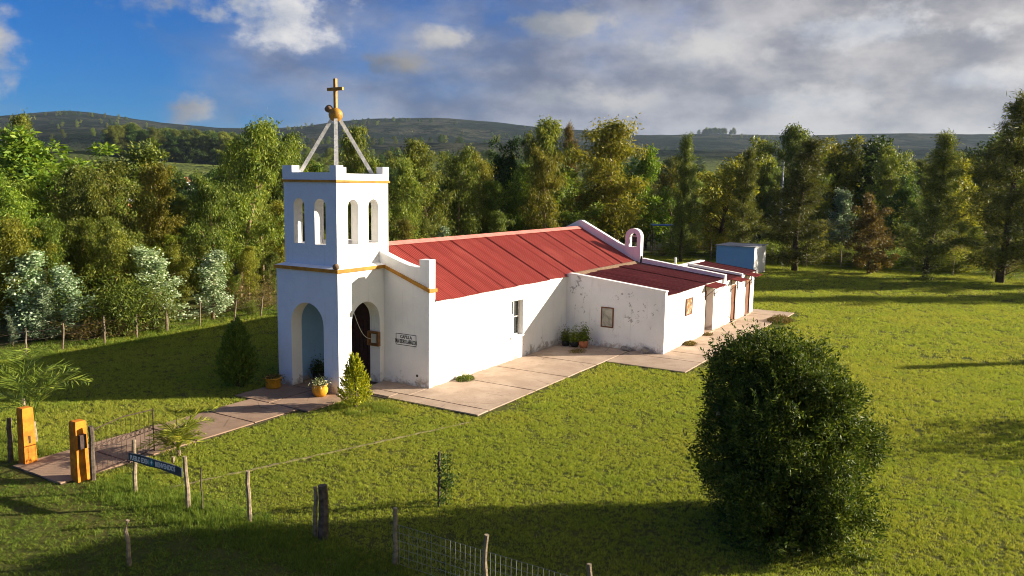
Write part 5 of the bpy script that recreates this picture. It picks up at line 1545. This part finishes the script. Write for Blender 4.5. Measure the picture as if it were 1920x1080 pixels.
tarp = thing('blue_shelter', 'blue sheeted shelter among the trees right of the belfry', 'shelter', (64.5, 12.8, 0), R(25))
obj('sheet', MB().box(-1.3, 1.3, -1.2, 1.2, 3.15, 3.25), M['blue_sheet'], tarp)
for sx in (-1.2, 1.2):
    for sy in (-1.1, 1.1):
        obj('post', MB().tube([(sx, sy, -0.1), (sx, sy, 3.15)], 0.06, 6), M['post_dark'], tarp)
up_ = thing('utility_pole', 'pale concrete utility pole rising among the trees right of centre', 'utility pole', (86.9, 5.2, 0))
obj('shaft', MB().tube([(0, 0, -0.3), (0, 0, 11.0)], [0.15, 0.10], 8), M['grey_beam'], up_)
obj('crossarm', MB().box(-0.06, 0.06, -0.7, 0.7, 10.3, 10.42), M['post'], up_)

# ------------------------------------------------------------------ scattered stuff (geometry nodes)
def scatter(name, label, pts, rots, scls, idxs, sources):
    src = bpy.data.collections.new(name + '_source')
    for i, me in enumerate(sources):
        o = bpy.data.objects.new('%s_%02d' % (name, i), me)
        src.objects.link(o)
    me = bpy.data.meshes.new(name)
    me.from_pydata([tuple(p) for p in pts], [], [])
    for nm, ty, arr, key in (('rot', 'FLOAT_VECTOR', rots, 'vector'), ('scl', 'FLOAT_VECTOR', scls, 'vector'), ('idx', 'INT', idxs, 'value')):
        a = me.attributes.new(nm, ty, 'POINT')
        a.data.foreach_set(key, np.asarray(arr, np.int32 if ty == 'INT' else np.float32).ravel())
    o = link(name, me)
    ng = bpy.data.node_groups.new(name + '_scatter', 'GeometryNodeTree')
    ng.interface.new_socket('Geometry', in_out='INPUT', socket_type='NodeSocketGeometry')
    ng.interface.new_socket('Geometry', in_out='OUTPUT', socket_type='NodeSocketGeometry')
    N = ng.nodes
    gi = N.new('NodeGroupInput'); go = N.new('NodeGroupOutput')
    ip = N.new('GeometryNodeInstanceOnPoints')
    ci = N.new('GeometryNodeCollectionInfo'); ci.inputs['Collection'].default_value = src
    ci.inputs['Separate Children'].default_value = True; ci.inputs['Reset Children'].default_value = True
    def na(nm, ty):
        a = N.new('GeometryNodeInputNamedAttribute'); a.data_type = ty; a.inputs['Name'].default_value = nm
        return a.outputs['Attribute']
    L = ng.links.new
    L(gi.outputs[0], ip.inputs['Points']); L(ci.outputs[0], ip.inputs['Instance'])
    ip.inputs['Pick Instance'].default_value = True
    L(na('idx', 'INT'), ip.inputs['Instance Index'])
    er = N.new('FunctionNodeEulerToRotation'); L(na('rot', 'FLOAT_VECTOR'), er.inputs[0]); L(er.outputs[0], ip.inputs['Rotation'])
    L(na('scl', 'FLOAT_VECTOR'), ip.inputs['Scale'])
    L(ip.outputs[0], go.inputs[0])
    md = o.modifiers.new('scatter', 'NODES'); md.node_group = ng
    return stuff(o, label)

def turf_patch(seed, n, rad, h0, h1, w, lean, mat):
    """a round tuft of single-triangle blades"""
    g = np.random.default_rng(seed)
    nc = max(6, n//9)
    a = g.random(nc)*2*PI; q = np.sqrt(g.random(nc))*rad
    own = g.integers(0, nc, n); sg_ = rad*0.085
    off = g.normal(size=(n, 2))*sg_
    x = (q*np.cos(a))[own] + off[:, 0]; y = (q*np.sin(a))[own] + off[:, 1]
    big = 0.7 + 0.6*g.random(nc)
    h = (h0 + (h1-h0)*g.random(n))*big[own]*np.exp(-(off**2).sum(1)/(2*(sg_*1.5)**2))
    t = g.random(n)*2*PI
    d = np.stack([np.cos(t), np.sin(t)], 1)*(w*(0.7+0.6*g.random(n)))[:, None]*0.5
    ln = g.normal(size=(n, 2))*lean*h[:, None]
    V = np.zeros((n, 3, 3), np.float32)
    V[:, 0, 0] = x-d[:, 0]; V[:, 0, 1] = y-d[:, 1]; V[:, 0, 2] = -0.01
    V[:, 1, 0] = x+d[:, 0]; V[:, 1, 1] = y+d[:, 1]; V[:, 1, 2] = -0.01
    V[:, 2, 0] = x+ln[:, 0]; V[:, 2, 1] = y+ln[:, 1]; V[:, 2, 2] = h
    me = bpy.data.meshes.new('turf')
    me.vertices.add(3*n); me.loops.add(3*n); me.polygons.add(n)
    me.vertices.foreach_set('co', V.ravel())
    me.loops.foreach_set('vertex_index', np.arange(3*n, dtype=np.int32))
    me.polygons.foreach_set('loop_start', np.arange(0, 3*n, 3, dtype=np.int32))
    me.materials.append(mat)
    at = me.attributes.new('rnd', 'FLOAT', 'FACE'); at.data.foreach_set('value', g.random(n).astype(np.float32))
    me.update(); me.validate()
    return me

g = np.random.default_rng(77)
KEEP_OUT = [(0.55, 10.4, -5.55, 0.1), (10.25, 29.25, -9.2, -2.0), (-10.0, -2.0, -0.35, 2.12), (-2.2, 2.5, -0.72, 3.05), (2.4, 21.9, -2.1, 5.3), (13.1, 28.1, -7.0, -3.5), (48.5, 52.6, -1.7, 1.8), (-9.8, -9.2, 1.7, 2.2)]
def free(x, y, mrg):
    okk = np.ones(len(x), bool)
    for (a, b, c, d) in KEEP_OUT:
        okk &= ~((x > a-mrg) & (x < b+mrg) & (y > c-mrg) & (y < d+mrg))
    return okk
def in_view(x, y, z=0, mx=1.0, my=0.60):
    P = np.stack([x-CAM[0], y-CAM[1], np.full(len(x), z-CAM[2])], 1)
    dz = P @ np.array(fwd); dx = P @ np.array(rgt); dy = P @ np.array(upv)
    return (dz > 1) & (np.abs(dx/dz) < mx) & (np.abs(dy/dz) < my)
def grid(x0, x1, y0, y1, s):
    xs, ys = np.meshgrid(np.arange(x0, x1, s), np.arange(y0, y1, s))
    xs = xs.ravel(); ys = ys.ravel()
    return xs + g.uniform(-.42, .42, len(xs))*s, ys + g.uniform(-.42, .42, len(ys))*s

def lawn():
    X = []; Y = []; S = []
    for (d0, d1, s, sc) in ((10, 26, 0.36, 1.0), (26, 40, 0.46, 1.3), (40, 62, 0.75, 2.0), (62, 90, 1.1, 2.8)):
        x, y = grid(-12, 62, -34, 15.2, s)
        dist = np.hypot(x-CAM[0], y-CAM[1])
        k = (dist >= d0) & (dist < d1) & in_view(x, y) & free(x, y, 0.10*sc) & (x > -9.2 - 0.02*(y+6)) & (x < 61)
        X.append(x[k]); Y.append(y[k]); S.append(np.full(k.sum(), sc))
    X = np.concatenate(X); Y = np.concatenate(Y); S = np.concatenate(S); n = len(X)
    src = [turf_patch(500+i, 420, 0.33, 0.035, 0.075, 0.012, 0.55, M['grass']) for i in range(5)]
    rot = np.zeros((n, 3)); rot[:, 2] = g.random(n)*2*PI
    zs = g.uniform(.8, 1.25, n)
    scl = np.stack([S, S, np.minimum(S, 1.7)*zs], 1)
    scatter('lawn_grass', 'mown yellow green lawn grass around the chapel', np.stack([X, Y, np.zeros(n)], 1), rot, scl, g.integers(0, 5, n), src)
    # rough grass: verge outside the front fence, strip under the wire, along the left wood, round the golden conifer
    X = []; Y = []; Z = []; S = []
    x, y = grid(-16.5, -9.0, -18, 12, 0.40)
    k = in_view(x, y) & free(x, y, 0.25)
    X.append(x[k]); Y.append(y[k]); S.append(np.full(k.sum(), 1.0)); Z.append(g.uniform(.35, .75, k.sum()))
    x, y = grid(-9.75, -8.55, -17.5, -0.9, 0.26)
    X.append(x); Y.append(y); S.append(np.full(len(x), .8)); Z.append(g.uniform(.7, 1.5, len(x)))
    x, y = grid(-9.6, -8.7, 2.4, 8.0, 0.3)
    X.append(x); Y.append(y); S.append(np.full(len(x), .8)); Z.append(g.uniform(.6, 1.2, len(x)))
    x, y = grid(-15, 60, 14.0, 17.5, 0.6)
    k = in_view(x, y)
    X.append(x[k]); Y.append(y[k]); S.append(np.full(k.sum(), 1.5)); Z.append(g.uniform(.7, 1.6, k.sum()))
    n = 70
    t = g.random(n)*2*PI; q = np.sqrt(g.random(n))
    x = -0.75+q*np.cos(t)*0.85; y = -1.75+q*np.sin(t)*1.25
    k = free(x, y, -0.05) & ~((x > 0.35) & (y > -1.5))
    X.append(x[k]); Y.append(y[k]); S.append(np.full(k.sum(), .6)); Z.append(g.uniform(.8, 1.3, k.sum()))
    x, y = grid(60.5, 84, -30, 14, 1.2)
    k = in_view(x, y)
    X.append(x[k]); Y.append(y[k]); S.append(np.full(k.sum(), 2.8)); Z.append(g.uniform(1.0, 2.0, k.sum()))
    X = np.concatenate(X); Y = np.concatenate(Y); S = np.concatenate(S); Z = np.concatenate(Z); n = len(X)
    src = [turf_patch(600+i, 210, 0.36, 0.06, 0.155, 0.014, 0.5, M['rough']) for i in range(4)]
    rot = np.zeros((n, 3)); rot[:, 2] = g.random(n)*2*PI
    scatter('rough_grass', 'long unmown grass along the fences and verge', np.stack([X, Y, np.zeros(n)], 1), rot, np.stack([S, S, Z], 1), g.integers(0, 4, n), src)
lawn()

# worn line crossing the front lawn from the patio corner to the fence
ln = MB()
N_ = 40
a_, b_ = Vector((-0.05, -5.6, 0)), Vector((-8.6, -2.6, 0))
rr = random.Random(3)
side = (b_-a_).normalized().cross(Vector((0, 0, 1)))
top = []; bot = []
for i in range(N_+1):
    p = a_.lerp(b_, i/N_)
    w_ = 0.028 + rr.uniform(-.014, .014)
    top.append(p + side*(w_+rr.uniform(-.015, .015))); bot.append(p - side*w_)
for i in range(N_):
    A, B, Cc, Dd = top[i], top[i+1], bot[i+1], bot[i]
    z = 0.024 + rr.uniform(0, .016)
    ln._add([(A.x, A.y, 0), (B.x, B.y, 0), (Cc.x, Cc.y, 0), (Dd.x, Dd.y, 0), (A.x, A.y, z), (B.x, B.y, z), (Cc.x, Cc.y, z), (Dd.x, Dd.y, z)],
            [(4, 5, 6, 7), (0, 1, 5, 4), (2, 3, 7, 6), (1, 2, 6, 5), (3, 0, 4, 7)])
struct(obj('lawn_edging', ln, simple('old_edging', (0.20, 0.17, 0.08), 0.95, 0.4, 6, 0.4)), 'worn narrow edging line across the front lawn')

# distant woods that read as one mass
def far_wood():
    P = []; S = []; I = []
    def belt(n, d0, d1, a0, a1, h0, h1, clump=0):
        cs = [(R(g.uniform(a0, a1)), g.uniform(d0, d1)) for _ in range(clump)]
        for i in range(n):
            if clump:
                ca, cd = cs[i % clump]; az_ = ca + g.normal()*45/cd; d = cd + g.normal()*16
            else:
                az_ = R(g.uniform(a0, a1)); d = g.uniform(d0, d1)
            x_ = CAM[0]+d*math.cos(az_); y_ = CAM[1]+d*math.sin(az_)
            P.append((x_, y_, max(-0.5, hill_z(x_, y_)-0.8))); h = g.uniform(h0, h1)/10
            S.append((h*1.3, h*1.3, h)); I.append(int(g.integers(0, 4)))
    belt(150, 560, 640, 49, 57.5, 17, 23)          # dark block below the left hill
    belt(40, 190, 260, 30, 66, 9, 12)
    belt(40, 300, 420, 30, 49, 9, 13)
    belt(170, 700, 1400, 28, 68, 9, 14, 16)
    belt(120, 420, 900, -14, 46, 11, 16)
    belt(330, 1100, 2300, -14, 70, 9, 14, 30)
    belt(120, 170, 380, -8, 24, 10, 15)
    belt(26, 2540, 2590, 16.2, 18.6, 16, 22)       # clump on the skyline
    n = len(P)
    rot = np.zeros((n, 3)); rot[:, 2] = g.random(n)*2*PI
    src = []
    for k_, i_ in (('e', 0), ('e', 3), ('r', 0), ('r', 2)):
        me = PROTO[k_][i_][1].copy(); me.materials.clear(); me.materials.append(M['darkgreen'] if k_ == 'r' else M['olive']); src.append(me)
    scatter('far_wood', 'distant belts of trees below the hills', P, rot, S, I, src)
far_wood()

# ------------------------------------------------------------------ air
if HAZE:
    hz = MB().box(-3700, 3720, -3720, 3720, -60, 262)
    mt = bpy.data.materials.new('haze_air'); mt.use_nodes = True
    k = NT(mt.node_tree)
    out = k.n('ShaderNodeOutputMaterial')
    pv = k.n('ShaderNodeVolumePrincipled')
    pv.inputs['Color'].default_value = (0.62, 0.78, 1.0, 1)
    pv.inputs['Density'].default_value = HAZE
    pv.inputs['Anisotropy'].default_value = 0.2
    k.t.links.new(pv.outputs[0], out.inputs['Volume'])
    stuff(obj('haze', hz, mt), 'thin blue haze in the air')
